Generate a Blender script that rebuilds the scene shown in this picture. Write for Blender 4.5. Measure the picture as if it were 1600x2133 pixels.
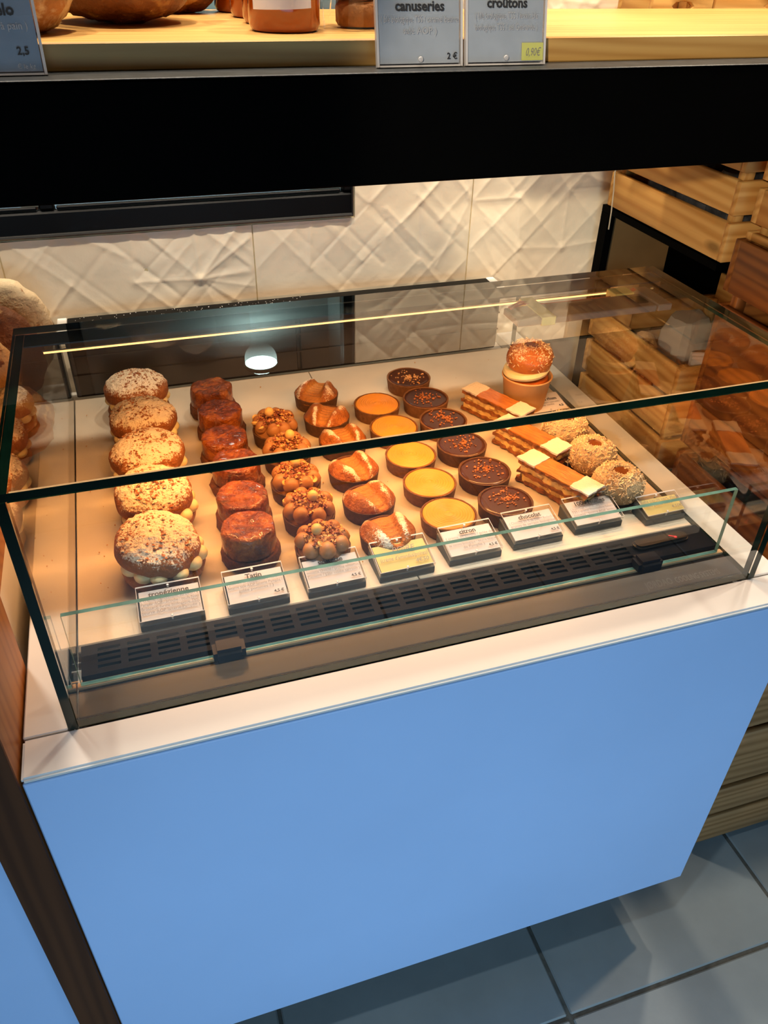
import bpy, bmesh, math, random
import numpy as np
from mathutils import Vector, Matrix, noise as mnoise
for o in list(bpy.data.objects): bpy.data.objects.remove(o)
SC = bpy.context.scene
COL = SC.collection
# One unit here ("u") is 0.72 m; the eye sits 2.30 u above the floor, x runs along the counter, y away from the eye.
S = 0.72
EYE = 2.30
def V(x, y, z): return Vector((x*S, y*S, (z+EYE)*S))
pi = math.pi

# ------------------------------------------------------------------ camera
yaw, pitch, roll, FPX = 0.323904104, 0.632023999, -0.0245009275, 1646.16
fw = Vector((math.sin(yaw)*math.cos(pitch), math.cos(yaw)*math.cos(pitch), -math.sin(pitch)))
rt0 = Vector((math.cos(yaw), -math.sin(yaw), 0)); dn0 = fw.cross(rt0)
rt = rt0*math.cos(roll) + dn0*math.sin(roll); dn = -rt0*math.sin(roll) + dn0*math.cos(roll)
cam = bpy.data.objects.new('camera', bpy.data.cameras.new('camera')); COL.objects.link(cam)
Mx = Matrix((rt, -dn, -fw)).transposed().to_4x4(); Mx.translation = V(0, 0, 0)
cam.matrix_world = Mx
cam.data.sensor_fit = 'HORIZONTAL'; cam.data.sensor_width = 36; cam.data.lens = 36*FPX/1600
cam.data.clip_start = .02; cam.data.clip_end = 50
SC.camera = cam
# ------------------------------------------------------------------ view, world, lights
SC.view_settings.view_transform = 'Standard'; SC.view_settings.look = 'None'
SC.view_settings.gamma = 1; SC.view_settings.use_curve_mapping = False
SC.view_settings.exposure = 0.0
SC.cycles.max_bounces = 12; SC.cycles.transparent_max_bounces = 40; SC.cycles.glossy_bounces = 6
SC.cycles.use_denoising = True; SC.cycles.sample_clamp_indirect = 6
SC.cycles.caustics_reflective = False; SC.cycles.caustics_refractive = False
W = bpy.data.worlds.new('world'); SC.world = W; W.use_nodes = True
W.node_tree.nodes['Background'].inputs[0].default_value = (.55, .72, 1, 1)
W.node_tree.nodes['Background'].inputs[1].default_value = .05
def lamp(name, kind, loc, target, energy, color, **kw):
    l = bpy.data.lights.new(name, kind); l.energy = energy; l.color = color
    for k, v in kw.items(): setattr(l, k, v)
    o = bpy.data.objects.new(name, l); COL.objects.link(o); o.location = loc
    d = (target - loc).normalized(); o.rotation_euler = d.to_track_quat('-Z', 'Y').to_euler()
    return o
# daylight through the shop front behind the eye
lamp('shopfront_daylight', 'AREA', V(.2, -1.9, -1.1), V(.5, .8, -1.9), 10.5, (.46, .74, 1), shape='RECTANGLE', size=1.9, size_y=1.1, spread=1.75)
# warm ceiling spots over the bread shelf and behind it
for x in (-.45, .25, .95, 1.65):      # row straight above the bread shelf
    lamp('ceiling_spot_light', 'SPOT', V(x, 1.43, 1.40), V(x, 1.58, -.60), 52, (1, .88, .73), spot_size=1.15, spot_blend=.45, shadow_soft_size=.03)
for x, y, tx, ty, e in ((-.15, 2.04, -.1, 1.95, 16), (.40, 2.04, .4, 1.95, 16), (.95, 2.04, .95, 1.95, 16), (2.0, 1.1, 1.6, 1.5, 28)):
    lamp('ceiling_spot_light', 'SPOT', V(x, y, 1.38), V(tx, ty, -.6), e*1.9, (1, .82, .60), spot_size=1.3, spot_blend=.7, shadow_soft_size=.03)
# added fill light, aimed under the beam to brighten the crates
lamp('crate_fill_light', 'SPOT', V(-.9, -.9, .40), V(1.50, 1.72, -.50), 110, (1, .84, .62), spot_size=.44, spot_blend=.3, shadow_soft_size=.03)
# neutral spot in the aisle, over the eye
lamp('aisle_spot_light', 'SPOT', V(.0, .28, 1.42), V(.42, .20, -1.2), 36, (.76, .90, 1), spot_size=.86, spot_blend=.5, shadow_soft_size=.025)

# ------------------------------------------------------------------ materials
def lin(h):
    h = h.lstrip('#'); c = [int(h[i:i+2], 16)/255 for i in (0, 2, 4)]
    return tuple((v/12.92 if v <= .04045 else ((v+.055)/1.055)**2.4) for v in c)
def c4(c):
    if isinstance(c, str): c = lin(c)
    return (*c, 1)
class NT:
    def __init__(s, name):
        s.m = bpy.data.materials.new(name); s.m.use_nodes = True
        s.t = s.m.node_tree; s.n = s.t.nodes; s.l = s.t.links
        s.b = s.n['Principled BSDF']; s.out = s.n['Material Output']
    def add(s, typ, **kw):
        n = s.n.new(typ)
        for k, v in kw.items():
            if k.startswith('_'): setattr(n, k[1:], v)
            else: n.inputs[k.replace('~', ' ')].default_value = v
        return n
    def link(s, a, b): s.l.new(a, b)
    def coords(s, scale=(1, 1, 1), per_object=True):
        tc = s.add('ShaderNodeTexCoord'); mp = s.add('ShaderNodeMapping')
        mp.inputs['Scale'].default_value = scale
        s.link(tc.outputs['Object'], mp.inputs['Vector'])
        if per_object:
            oi = s.add('ShaderNodeObjectInfo'); mu = s.add('ShaderNodeMath', _operation='MULTIPLY'); mu.inputs[1].default_value = 37.
            s.link(oi.outputs['Random'], mu.inputs[0])
            cx = s.add('ShaderNodeCombineXYZ')
            for i in range(3): s.link(mu.outputs[0], cx.inputs[i])
            s.link(cx.outputs[0], mp.inputs['Location'])
        return mp.outputs['Vector']
    def noise(s, vec, scale, detail=4, rough=.55, dist=0):
        n = s.add('ShaderNodeTexNoise'); n.inputs['Scale'].default_value = scale; n.inputs['Detail'].default_value = detail
        n.inputs['Roughness'].default_value = rough; n.inputs['Distortion'].default_value = dist
        if vec: s.link(vec, n.inputs['Vector'])
        return n.outputs['Fac']
    def ramp(s, fac, stops):
        r = s.add('ShaderNodeValToRGB'); e = r.color_ramp.elements
        while len(e) < len(stops): e.new(.5)
        for q, (p, c) in zip(e, stops): q.position = p; q.color = c4(c)
        s.link(fac, r.inputs[0]); return r.outputs[0]
    def math(s, op, a, b=None, clamp=False):
        n = s.add('ShaderNodeMath', _operation=op, _use_clamp=clamp)
        for i, v in enumerate((a, b)):
            if v is None: continue
            if isinstance(v, (int, float)): n.inputs[i].default_value = v
            else: s.link(v, n.inputs[i])
        return n.outputs[0]
    def mix(s, f, a, b):
        n = s.add('ShaderNodeMix', _data_type='RGBA')
        for sock, v in ((n.inputs[0], f), (n.inputs[6], a), (n.inputs[7], b)):
            if isinstance(v, (tuple, str)): sock.default_value = c4(v)
            elif isinstance(v, (int, float)): sock.default_value = v
            else: s.link(v, sock)
        return n.outputs[2]
    def bump(s, h, strength, dist=.002):
        b = s.add('ShaderNodeBump'); b.inputs['Strength'].default_value = strength; b.inputs['Distance'].default_value = dist
        s.link(h, b.inputs['Height']); s.link(b.outputs[0], s.b.inputs['Normal']); return b
    def base(s, c):
        if isinstance(c, (tuple, str)): s.b.inputs['Base Color'].default_value = c4(c)
        else: s.link(c, s.b.inputs['Base Color'])
    def set(s, **kw):
        nm = dict(rough='Roughness', metal='Metallic', sss='Subsurface Weight', coat='Coat Weight', spec='Specular IOR Level', trans='Transmission Weight', ior='IOR', alpha='Alpha')
        for k, v in kw.items(): s.b.inputs[nm[k]].default_value = v
        return s
def plain(name, c, rough=.5, var=.0, nscale=30, bump=0, bscale=200, **kw):
    t = NT(name); v = t.coords()
    if var:
        f = t.noise(v, nscale); cc = lin(c) if isinstance(c, str) else c
        t.base(t.ramp(f, [(.3, tuple(x*(1-var) for x in cc)), (.7, tuple(min(1, x*(1+var)) for x in cc))]))
    else: t.base(c)
    t.set(rough=rough, **kw)
    if bump: t.bump(t.noise(v, bscale, 3), bump)
    return t.m
def emit(name, c, strength):
    t = NT(name); e = t.add('ShaderNodeEmission'); e.inputs[0].default_value = c4(c); e.inputs[1].default_value = strength
    t.link(e.outputs[0], t.out.inputs[0]); return t.m
def sheet_glass(name, tint=(1, 1, 1), ior=1.5, rough=0.):
    t = NT(name); g = t.add('ShaderNodeNewGeometry')
    io = t.add('ShaderNodeMapRange'); t.link(g.outputs['Backfacing'], io.inputs[0]); io.inputs[3].default_value = ior; io.inputs[4].default_value = 1/ior
    fr = t.add('ShaderNodeFresnel'); t.link(io.outputs[0], fr.inputs['IOR'])
    tr = t.add('ShaderNodeBsdfTransparent'); tr.inputs[0].default_value = c4(tint)
    gl = t.add('ShaderNodeBsdfGlossy'); gl.inputs['Roughness'].default_value = rough; gl.inputs[0].default_value = (1, 1, 1, 1)
    R2 = t.math('DIVIDE', t.math('MULTIPLY', fr.outputs[0], 2.), t.math('ADD', fr.outputs[0], 1.), True)   # both faces of the sheet together
    mx = t.add('ShaderNodeMixShader'); t.link(R2, mx.inputs[0]); t.link(tr.outputs[0], mx.inputs[1]); t.link(gl.outputs[0], mx.inputs[2])
    t.link(mx.outputs[0], t.out.inputs[0]); return t.m
def wood(name, light, dark, grain=1., rough=.5, knots=True, coat=0, line=.30):
    """long grain along the piece's own x axis"""
    t = NT(name); v = t.coords((.7*grain, 16*grain, 16*grain))
    warp = t.noise(v, 1.5, 4, .55, 1.2)
    w = t.add('ShaderNodeTexWave'); w.wave_type = 'BANDS'; w.bands_direction = 'DIAGONAL'
    w.inputs['Scale'].default_value = 1.9; w.inputs['Distortion'].default_value = 7; w.inputs['Detail'].default_value = 2; w.inputs['Detail Scale'].default_value = .6
    t.link(v, w.inputs['Vector'])
    f = t.math('ADD', t.math('MULTIPLY', w.outputs['Fac'], line), t.math('MULTIPLY', warp, 1-line))
    cd = t.ramp(f, [(.32, light), (.5, tuple((a*.65+b*.35) for a, b in zip(light, dark))), (.70, dark)])
    fine = t.noise(t.coords((6, 260, 260)), 1., 3)
    cd = t.mix(t.math('MULTIPLY', fine, .35), cd, dark)
    if knots:
        vo = t.add('ShaderNodeTexVoronoi'); vo.inputs['Scale'].default_value = 1.
        t.link(t.coords((5, 13, 13)), vo.inputs['Vector'])
        kf = t.ramp(vo.outputs['Distance'], [(.07, (1, 1, 1)), (.16, (0, 0, 0))])
        cd = t.mix(t.math('MULTIPLY', kf, .75), cd, tuple(x*.35 for x in dark))
    t.base(cd); t.set(rough=rough, coat=coat, spec=.2); t.bump(f, .08, .001)
    return t.m
def dusted(name, body, dust, grain=420., lo=.42, hi=.58, k=.9, rough=.65, bumps=.5, bscale=260, var=None, coat=0, sss=0):
    """body colour with a loose dusting; how much lies where comes from the mesh attribute «dust»"""
    t = NT(name); v = t.coords()
    at = t.add('ShaderNodeAttribute', _attribute_name='dust')
    n = t.noise(v, grain, 3, .7); n2 = t.noise(v, grain*.25, 3, .6)
    f = t.math('ADD', at.outputs['Fac'], t.math('MULTIPLY', t.math('SUBTRACT', t.math('ADD', t.math('MULTIPLY', n, .6), t.math('MULTIPLY', n2, .4)), .5), k*2))
    fac = t.ramp(f, [(lo, (0, 0, 0)), (hi, (1, 1, 1))])
    b = t.ramp(t.noise(v, 35, 4), [(.3, body), (.7, var or body)])
    t.base(t.mix(fac, b, dust)); t.set(rough=rough, coat=coat, sss=sss)
    if sss: t.b.inputs['Subsurface Radius'].default_value = (.01, .005, .002)
    t.bump(t.noise(v, bscale, 4, .6), bumps, .007)
    return t.m

M = {}
M['panel_blue'] = plain('pale_blue_laminate', (.41, .60, .93), .42, .03, 3)
M['white'] = plain('white_worktop', (.66, .65, .64), .28, .02, 5)
M['white_cap'] = plain('white_plastic', (.85, .85, .83), .4)
M['glass'] = sheet_glass('sheet_glass', (.965, .985, .972))
M['glass_thin'] = sheet_glass('thin_glass', (.965, .985, .975), 1.32)
M['glass_clear'] = sheet_glass('clear_acrylic', (.985, .985, .985), 1.46)
t = NT('clear_face'); q = t.add('ShaderNodeBsdfTransparent'); t.link(q.outputs[0], t.out.inputs[0]); M['clear'] = t.m
M['edge_dark'] = plain('dark_green_glass_edge', (.002, .010, .006), .12, .3, 20)
M['edge_teal'] = plain('teal_glass_edge', (.10, .22, .20), .15, .3, 40)
M['frit'] = plain('dark_glass_band', (.030, .027, .024), .25)
M['black_steel'] = plain('black_painted_steel', (.0005, .0005, .0005), .75, .3, 12, .15, 90, spec=.03)
M['black_lip'] = plain('sheen_black_edge', (.020, .022, .023), .42, .35, 60, .1, 200)  # lighter grey paints in the daylight sheen along the lip
M['black_gloss'] = plain('glossy_black', (.004, .004, .004), .3, spec=.05)
M['black_plastic'] = plain('black_plastic', (.005, .006, .010), .4, .2, 40, spec=.2)
M['navy_metal'] = plain('dark_navy_metal', (.0022, .0034, .0065), .5, .2, 30, spec=.06)
M['sill'] = plain('dark_grey_sill', (.012, .0115, .011), .32, .15, 10, spec=.2)
M['grey_lip'] = plain('grey_tray_edge', (.10, .11, .115), .45, .1, 20)
M['deck'] = plain('tray_sheet', (.58, .50, .40), .6, .10, 9, .12, 300)
M['door_dark'] = plain('dark_brown_door', (.035, .028, .024), .22, .15, 6)
M['alu'] = plain('pinkish_aluminium', (.24, .16, .115), .4, .06, 12)
M['rail'] = plain('lamp_rail', (.60, .36, .18), .35)
M['led'] = emit('warm_led', (1, .52, .17), 3.0)
M['tape'] = plain('masking_tape', (.80, .62, .20), .7, .06, 60, .2, 200)
M['wire_red'] = plain('red_wire', (.50, .05, .03), .4)
M['paper'] = plain('white_card', (.72, .68, .69), .7)
M['paper_yellow'] = plain('yellow_card', (.70, .60, .24), .7)
M['paper_shaded'] = plain('blue_shaded_card', (.50, .55, .62), .7, .08, 30)  # card paper with the bluish daylight shade put into its colour
M['ink'] = plain('black_ink', (.012, .012, .014), .6)
M['ink_soft'] = plain('grey_ink', (.16, .14, .14), .6)
M['ink_dim'] = plain('faint_ink', (.34, .34, .36), .6)
M['base_slate'] = plain('slate_grey_holder', (.040, .052, .060), .5)
M['pin'] = plain('clear_pin', (.52, .50, .50), .2)
M['grout'] = plain('dark_grout', (.085, .085, .075), .9, .3, 60, .3, 200)
M['grout_wall'] = plain('cream_grout', (.62, .50, .28), .9, .15, 40)
M['floor_tile'] = plain('grey_floor_tile', (.23, .265, .275), .42, .10, 7, .06, 120)
M['wall_tile'] = plain('cream_relief_tile', (.86, .73, .52), .42, .03, 5, .25, 60)
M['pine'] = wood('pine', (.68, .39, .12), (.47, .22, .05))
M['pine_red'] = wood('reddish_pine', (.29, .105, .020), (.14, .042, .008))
M['pine_dim'] = wood('dim_lit_pine', (.36, .20, .085), (.20, .10, .035))  # darker copy of the pine, dim light near the floor put into its colour
M['oak'] = wood('oak_board', (.60, .36, .115), (.42, .21, .055), 1.3, .4, False)
M['oak_post'] = wood('orange_oak', (.34, .14, .040), (.22, .075, .018), 1.0, .4, False)
M['post_dark'] = wood('dark_brown_wood', (.085, .030, .010), (.050, .017, .006), 1., .6, False)
M['card_brown'] = plain('brown_board', (.20, .12, .048), .7, .1, 10, spec=.1)
M['kraft'] = plain('kraft_paper', (.66, .36, .13), .7, .05, 30, .08, 300)
t = NT('amber_jelly'); t.base((.40, .075, .003)); t.set(rough=.10, trans=.2, coat=.3); M['amber'] = t.m
M['cream'] = plain('pastry_cream', (.86, .66, .33), .45, .05, 50, .08, 150, sss=.15)
M['praline'] = plain('praline_cream', (.36, .155, .050), .5, .10, 60, .2, 160)
M['shell'] = plain('tart_crust', (.20, .085, .032), .75, .3, 150, .7, 700)
M['shell_dark'] = plain('dark_tart_crust', (.105, .042, .018), .75, .3, 150, .7, 700)
M['choc'] = plain('dark_chocolate', (.062, .019, .010), .24, .12, 30, .03, 60)
M['choc_base'] = plain('dark_chocolate_disc', (.022, .009, .006), .4)
M['lemon'] = plain('lemon_curd', (.72, .315, .035), .42, .05, 18, .03, 90)
M['nib'] = plain('cocoa_nib', (.44, .16, .055), .55, .6, 120, .2, 500)
M['nut'] = plain('chopped_nut', (.60, .30, .10), .6, .45, 90, .3, 400)
M['nut_dark'] = plain('caramelised_nut', (.25, .065, .02), .5, .5, 120, .3, 400)
M['hazel'] = plain('blanched_hazelnut', (.72, .43, .13), .45, .12, 60)
M['bun'] = dusted('sugared_brioche', (.26, .075, .014), (.80, .66, .48), 330, .44, .60, .95, .75, .7, 200, (.38, .12, .022))
M['bun_low'] = dusted('brioche_base', (.26, .075, .014), (.84, .72, .56), 500, .5, .62, .9, .5, .35, 120, (.40, .15, .035))
t = NT('caramel_apple'); v = t.coords(); f = t.noise(v, 42, 5, .62, .6)
t.base(t.ramp(f, [(.28, (.055, .011, .0015)), (.5, (.22, .046, .003)), (.72, (.48, .145, .012))])); t.set(rough=.25, coat=.3)
t.b.inputs['Subsurface Radius'].default_value = (.02, .006, .002); t.bump(t.noise(v, 130, 4, .6, .8), .9, .006); M['apple'] = t.m
M['biscuit'] = plain('brown_biscuit', (.13, .042, .015), .85, .35, 160, .9, 420)
t = NT('pear_frangipane'); v = t.coords()
at = t.add('ShaderNodeAttribute', _attribute_name='dust'); ap = t.add('ShaderNodeAttribute', _attribute_name='pear')
body = t.ramp(t.noise(v, 90, 5), [(.3, (.24, .060, .008)), (.68, (.50, .16, .022))])
body = t.mix(ap.outputs['Fac'], body, t.ramp(t.noise(v, 30, 3), [(.35, (.42, .145, .016)), (.7, (.56, .23, .034))]))
f = t.math('ADD', at.outputs['Fac'], t.math('MULTIPLY', t.math('SUBTRACT', t.noise(v, 520, 3, .7), .5), 1.7))
t.base(t.mix(t.ramp(f, [(.48, (0, 0, 0)), (.62, (1, 1, 1))]), body, (.86, .74, .58)))
t.set(rough=.45, coat=.05); t.bump(t.noise(v, 260, 4), .6, .006); M['pear'] = t.m
M['coconut'] = dusted('grated_coconut', (.56, .30, .11), (.80, .58, .33), 300, .3, .7, .8, .8, 1., 420, (.78, .52, .25))
M['flake'] = plain('coconut_flake', (.80, .58, .33), .75, .12, 200)
M['baba'] = dusted('soaked_baba', (.34, .085, .010), (.84, .64, .40), 380, .56, .70, .9, .35, .5, 300, (.50, .15, .02), .3)
M['jelly'] = plain('dark_syrup', (.16, .045, .008), .12, .2, 40, coat=.4)
M['baba_in'] = plain('soaked_baba_base', (.36, .085, .012), .35, .25, 60, .3, 200)
M['feuille'] = plain('flaky_pastry', (.24, .080, .018), .75, .6, 90, .9, 260)
t = NT('caramelised_top'); v = t.coords((1, 5, 1)); t.base(t.ramp(t.noise(v, 35, 5), [(.3, (.38, .10, .012)), (.7, (.62, .23, .035))])); t.set(rough=.32, coat=.3); t.bump(t.noise(v, 90, 4), .4, .003); M['caramel_top'] = t.m
M['sugar'] = dusted('icing_sugar', (.46, .18, .05), (.88, .79, .66), 420, .15, .35, .8, .8, .5, 300)
t = NT('vanilla_cream'); v = t.coords(); t.base(t.ramp(t.noise(v, 60, 4, .6), [(.36, (.40, .17, .04)), (.46, (.78, .52, .18)), (.7, (.82, .58, .24))])); t.set(rough=.5); t.bump(t.noise(v, 140, 3), .3); M['vanilla'] = t.m
M['crust_flour'] = dusted('floured_crust', (.26, .10, .028), (.66, .50, .30), 60, .35, .62, .8, .8, .7, 70, (.45, .19, .05))
M['crust_dark'] = dusted('dark_crackled_crust', (.13, .040, .010), (.56, .30, .11), 45, .48, .58, .8, .65, .9, 60, (.24, .075, .018))
M['crust_gold'] = dusted('golden_crust', (.24, .078, .012), (.46, .24, .075), 40, .46, .66, .9, .5, .8, 50, (.12, .03, .006))
M['crust_orange_lit'] = dusted('orange_lit_crust', (.42, .13, .018), (.70, .40, .13), 55, .45, .62, .9, .5, .9, 60, (.22, .05, .008))  # orange light from the case put into the crust colour
M['crumb'] = plain('crumb', (.55, .30, .12), .8)
M['film'] = sheet_glass('cellophane', (.98, .98, .98), 1.45, .06)
M['bag_white'] = plain('white_bag', (.52, .51, .50), .6, .06, 30, .3, 60)
M['bag_dark'] = plain('dark_package', (.05, .05, .055), .3, .7, 50, .5, 40)
M['toast'] = plain('brown_toast', (.34, .14, .035), .7, .35, 60, .5, 150)
M['cord'] = plain('pale_cord', (.45, .38, .26), .7)
M['ceiling'] = plain('white_plaster', (.62, .60, .57), .9)
M['wall_plain'] = plain('pale_wall', (.50, .49, .47), .9)
M['spot_glow'] = emit('lamp_glow', (.72, 1, .94), 22)
M['recess'] = plain('grey_recess', (.30, .32, .32), .7)
M['green_sticker'] = plain('green_price_label', (.46, .46, .12), .6)
M['bakelite'] = plain('black_thermometer_case', (.004, .004, .005), .3, spec=.25)
M['red_mark'] = plain('red_print', (.65, .03, .03), .5)
M['white_mark'] = plain('pale_print', (.8, .8, .8), .5)
M['bright_black'] = plain('polished_black', (.03, .03, .03), .26, spec=.9)
M['letter_dark'] = plain('dark_lettering', (.012, .012, .014), .4)
M['letter_grey'] = plain('grey_lettering', (.045, .045, .047), .4)
M['dark_void'] = plain('dark_inside', (.006, .006, .007), .8)
M['kick'] = plain('plinth_grey', (.03, .04, .05), .6)

# ------------------------------------------------------------------ mesh helpers (all in u, scaled on build)
class MB:
    def __init__(s): s.v = []; s.f = []; s.mi = []; s.a = {}
    def add(s, vs, fs, mi=0):
        b = len(s.v); s.v += [tuple(p) for p in vs]; s.f += [tuple(i+b for i in f) for f in fs]; s.mi += [mi]*len(fs); return b
    def box(s, x0, x1, y0, y1, z0, z1, mi=0, mis=None, M4=None):
        vs = [(x, y, z) for x in (x0, x1) for y in (y0, y1) for z in (z0, z1)]
        if M4 is not None: vs = [tuple(M4 @ Vector(p)) for p in vs]
        fs = [(0, 1, 3, 2), (4, 6, 7, 5), (0, 4, 5, 1), (2, 3, 7, 6), (0, 2, 6, 4), (1, 5, 7, 3)]  # -x +x -y +y -z +z
        s.add(vs, fs, mi)
        if mis: s.mi[-6:] = mis
        return s
    def lathe(s, prof, n=40, disp=None, sx=1, sy=1, c=(0, 0, 0), mi=0, rot=None, dust=None):
        zmin = min(z for r, z in prof); rings = []; idx0 = len(s.v); vs = []; fs = []; du = []
        for k, (r, z) in enumerate(prof):
            p0 = prof[max(0, k-1)]; p1 = prof[min(len(prof)-1, k+1)]
            tr, tz = p1[0]-p0[0], p1[1]-p0[1]; L = math.hypot(tr, tz) or 1; nr, nz = -tz/L, tr/L
            if r < 1e-7: ring = [len(vs)]; ts = [0]
            else: ring = list(range(len(vs), len(vs)+n)); ts = [2*pi*j/n for j in range(n)]
            for th in ts:
                ca, sa = math.cos(th), math.sin(th)
                x, y, zz = r*ca*sx, r*sa*sy, z
                if disp:
                    d = disp(x, y, zz, th)
                    if abs(z) < 1e-6 and zmin > -1e-6: d = 0
                    x += nr*ca*d; y += nr*sa*d; zz += nz*d
                    if zmin > -1e-6: zz = max(zz, 0)
                if dust: du.append(dust(x, y, zz, nz))
                p = Vector((x, y, zz))
                if rot is not None: p = rot @ p
                vs.append((p.x+c[0], p.y+c[1], p.z+c[2]))
            rings.append(ring)
        for a, b in zip(rings, rings[1:]):
            if len(a) == 1 and len(b) == 1: continue
            for j in range(n):
                j2 = (j+1) % n
                if len(a) == 1: fs.append((a[0], b[j], b[j2]))
                elif len(b) == 1: fs.append((a[j], b[0], a[j2]))
                else: fs.append((a[j], b[j], b[j2], a[j2]))
        s.add(vs, fs, mi)
        if dust: s.a.setdefault('dust', {}).update({idx0+i: d for i, d in enumerate(du)})
        return s
    def chunk(s, p, r, rng, mi=0, flat=1.):
        """a small irregular crumb: a bent octahedron"""
        R = Matrix.Rotation(rng.uniform(0, 6.28), 3, 'Z') @ Matrix.Rotation(rng.uniform(0, 6.28), 3, 'X')
        vs = []
        for a in ((1, 0, 0), (-1, 0, 0), (0, 1, 0), (0, -1, 0), (0, 0, 1), (0, 0, -1)):
            q = R @ (Vector(a)*r*rng.uniform(.6, 1.25)); vs.append((p[0]+q.x, p[1]+q.y, p[2]+q.z*flat))
        s.add(vs, [(0, 2, 4), (2, 1, 4), (1, 3, 4), (3, 0, 4), (2, 0, 5), (1, 2, 5), (3, 1, 5), (0, 3, 5)], mi); return s
    def tube(s, pts, r, n=8, mi=0, caps=True):
        pts = [Vector(p) for p in pts]; vs = []; fs = []
        for i, p in enumerate(pts):
            d = (pts[min(i+1, len(pts)-1)]-pts[max(i-1, 0)]).normalized()
            u = d.orthogonal().normalized() if i == 0 else (u - d*u.dot(d)).normalized(); w = d.cross(u)
            for j in range(n): vs.append(tuple(p+(u*math.cos(2*pi*j/n)+w*math.sin(2*pi*j/n))*r))
        for i in range(len(pts)-1):
            for j in range(n): fs.append((i*n+j, i*n+(j+1) % n, (i+1)*n+(j+1) % n, (i+1)*n+j))
        if caps: fs.append(tuple(range(n-1, -1, -1))); fs.append(tuple((len(pts)-1)*n+j for j in range(n)))
        s.add(vs, fs, mi); return s
    def prism(s, poly, y0, y1, mi=0):
        """outline in (x,z), extruded along y"""
        n = len(poly); vs = [(x, y0, z) for x, z in poly]+[(x, y1, z) for x, z in poly]
        fs = [tuple(range(n)), tuple(range(2*n-1, n-1, -1))]+[(i, i+n, (i+1) % n+n, (i+1) % n) for i in range(n)]
        s.add(vs, fs, mi); return s
    def mesh(s, name, mats, bevel=0, smooth=True, ang=35, seg=1):
        me = bpy.data.meshes.new(name)
        me.from_pydata([(x*S, y*S, z*S) for x, y, z in s.v], [], s.f)
        for m in (mats if isinstance(mats, (list, tuple)) else [mats]): me.materials.append(m)
        me.polygons.foreach_set('material_index', s.mi)
        for k, d in s.a.items():
            at = me.attributes.new(k, 'FLOAT', 'POINT'); at.data.foreach_set('value', [d.get(i, 0.) for i in range(len(s.v))])
        bm = bmesh.new(); bm.from_mesh(me)
        bmesh.ops.recalc_face_normals(bm, faces=bm.faces)
        if bevel:
            es = [e for e in bm.edges if len(e.link_faces) == 2 and e.calc_face_angle(0) > .5]
            bmesh.ops.bevel(bm, geom=es, offset=bevel*S, segments=seg, affect='EDGES', clamp_overlap=True)
        bm.to_mesh(me); bm.free()
        if smooth:
            me.polygons.foreach_set('use_smooth', [True]*len(me.polygons)); me.set_sharp_from_angle(angle=math.radians(ang))
        me.update(); return me
def obj(name, me, parent=None, loc=None, rot=None, **kw):
    if isinstance(me, MB): me = me.mesh(name, kw.pop('mat'), kw.pop('bevel', 0), kw.pop('smooth', True), kw.pop('ang', 35), kw.pop('seg', 1))
    o = bpy.data.objects.new(name, me); COL.objects.link(o)
    if parent is not None: o.parent = parent
    if loc is not None: o.location = (Vector(loc)*S if parent is not None else V(*loc))
    if rot is not None: o.rotation_euler = rot
    for k, v in kw.items(): o[k] = v
    return o
def thing(name, label, cat, loc, rot=(0, 0, 0), group=None):
    o = bpy.data.objects.new(name, None); COL.objects.link(o); o.location = V(*loc); o.rotation_euler = rot
    o.empty_display_size = .02
    o['label'] = label; o['category'] = cat
    if group: o['group'] = group
    return o
def tag(o, label, cat, group=None):
    o['label'] = label; o['category'] = cat
    if group: o['group'] = group
    return o
def n3(x, y, z, sc, seed=0): return mnoise.noise(Vector((x*sc+seed*7.31, y*sc-seed*3.7, z*sc+seed*1.9)))
# lettering: flat print laid just over a face
_txt = []
def text(body, parent, loc, height, mat, rot=(0, 0, 0), maxw=None, bold=0., shear=0., align='CENTER', name='lettering', spacing=1.):
    cu = bpy.data.curves.new('t', 'FONT'); cu.body = body; cu.size = height*S; cu.align_x = align; cu.offset = bold*height*S; cu.shear = shear
    cu.resolution_u = 2; cu.space_character = spacing
    o = bpy.data.objects.new('t', cu); COL.objects.link(o); _txt.append((o, parent, loc, mat, rot, maxw, name))
def bake_text():
    bpy.context.view_layer.update(); dg = bpy.context.evaluated_depsgraph_get(); done = []
    for o, parent, loc, mat, rot, maxw, name in _txt:
        me = bpy.data.meshes.new_from_object(o.evaluated_get(dg)); done.append(me)
    for me, (o, parent, loc, mat, rot, maxw, name) in zip(done, _txt):
        if len(me.vertices) == 0: bpy.data.objects.remove(o); continue
        if maxw:
            xs = [v.co.x for v in me.vertices]; w = max(xs)-min(xs)
            if w > maxw*S:
                k = maxw*S/w
                for v in me.vertices: v.co.x *= k
        me.materials.clear(); me.materials.append(mat); me.name = name
        bpy.data.objects.remove(o)
        obj(name, me, parent, loc, rot)

# ================================================================== SETTING
O0 = (0, 0, 0)
def struct(name, mb, mat, **kw):
    o = obj(name, mb, None, O0, mat=mat, **kw); o['kind'] = 'structure'; return o
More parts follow.
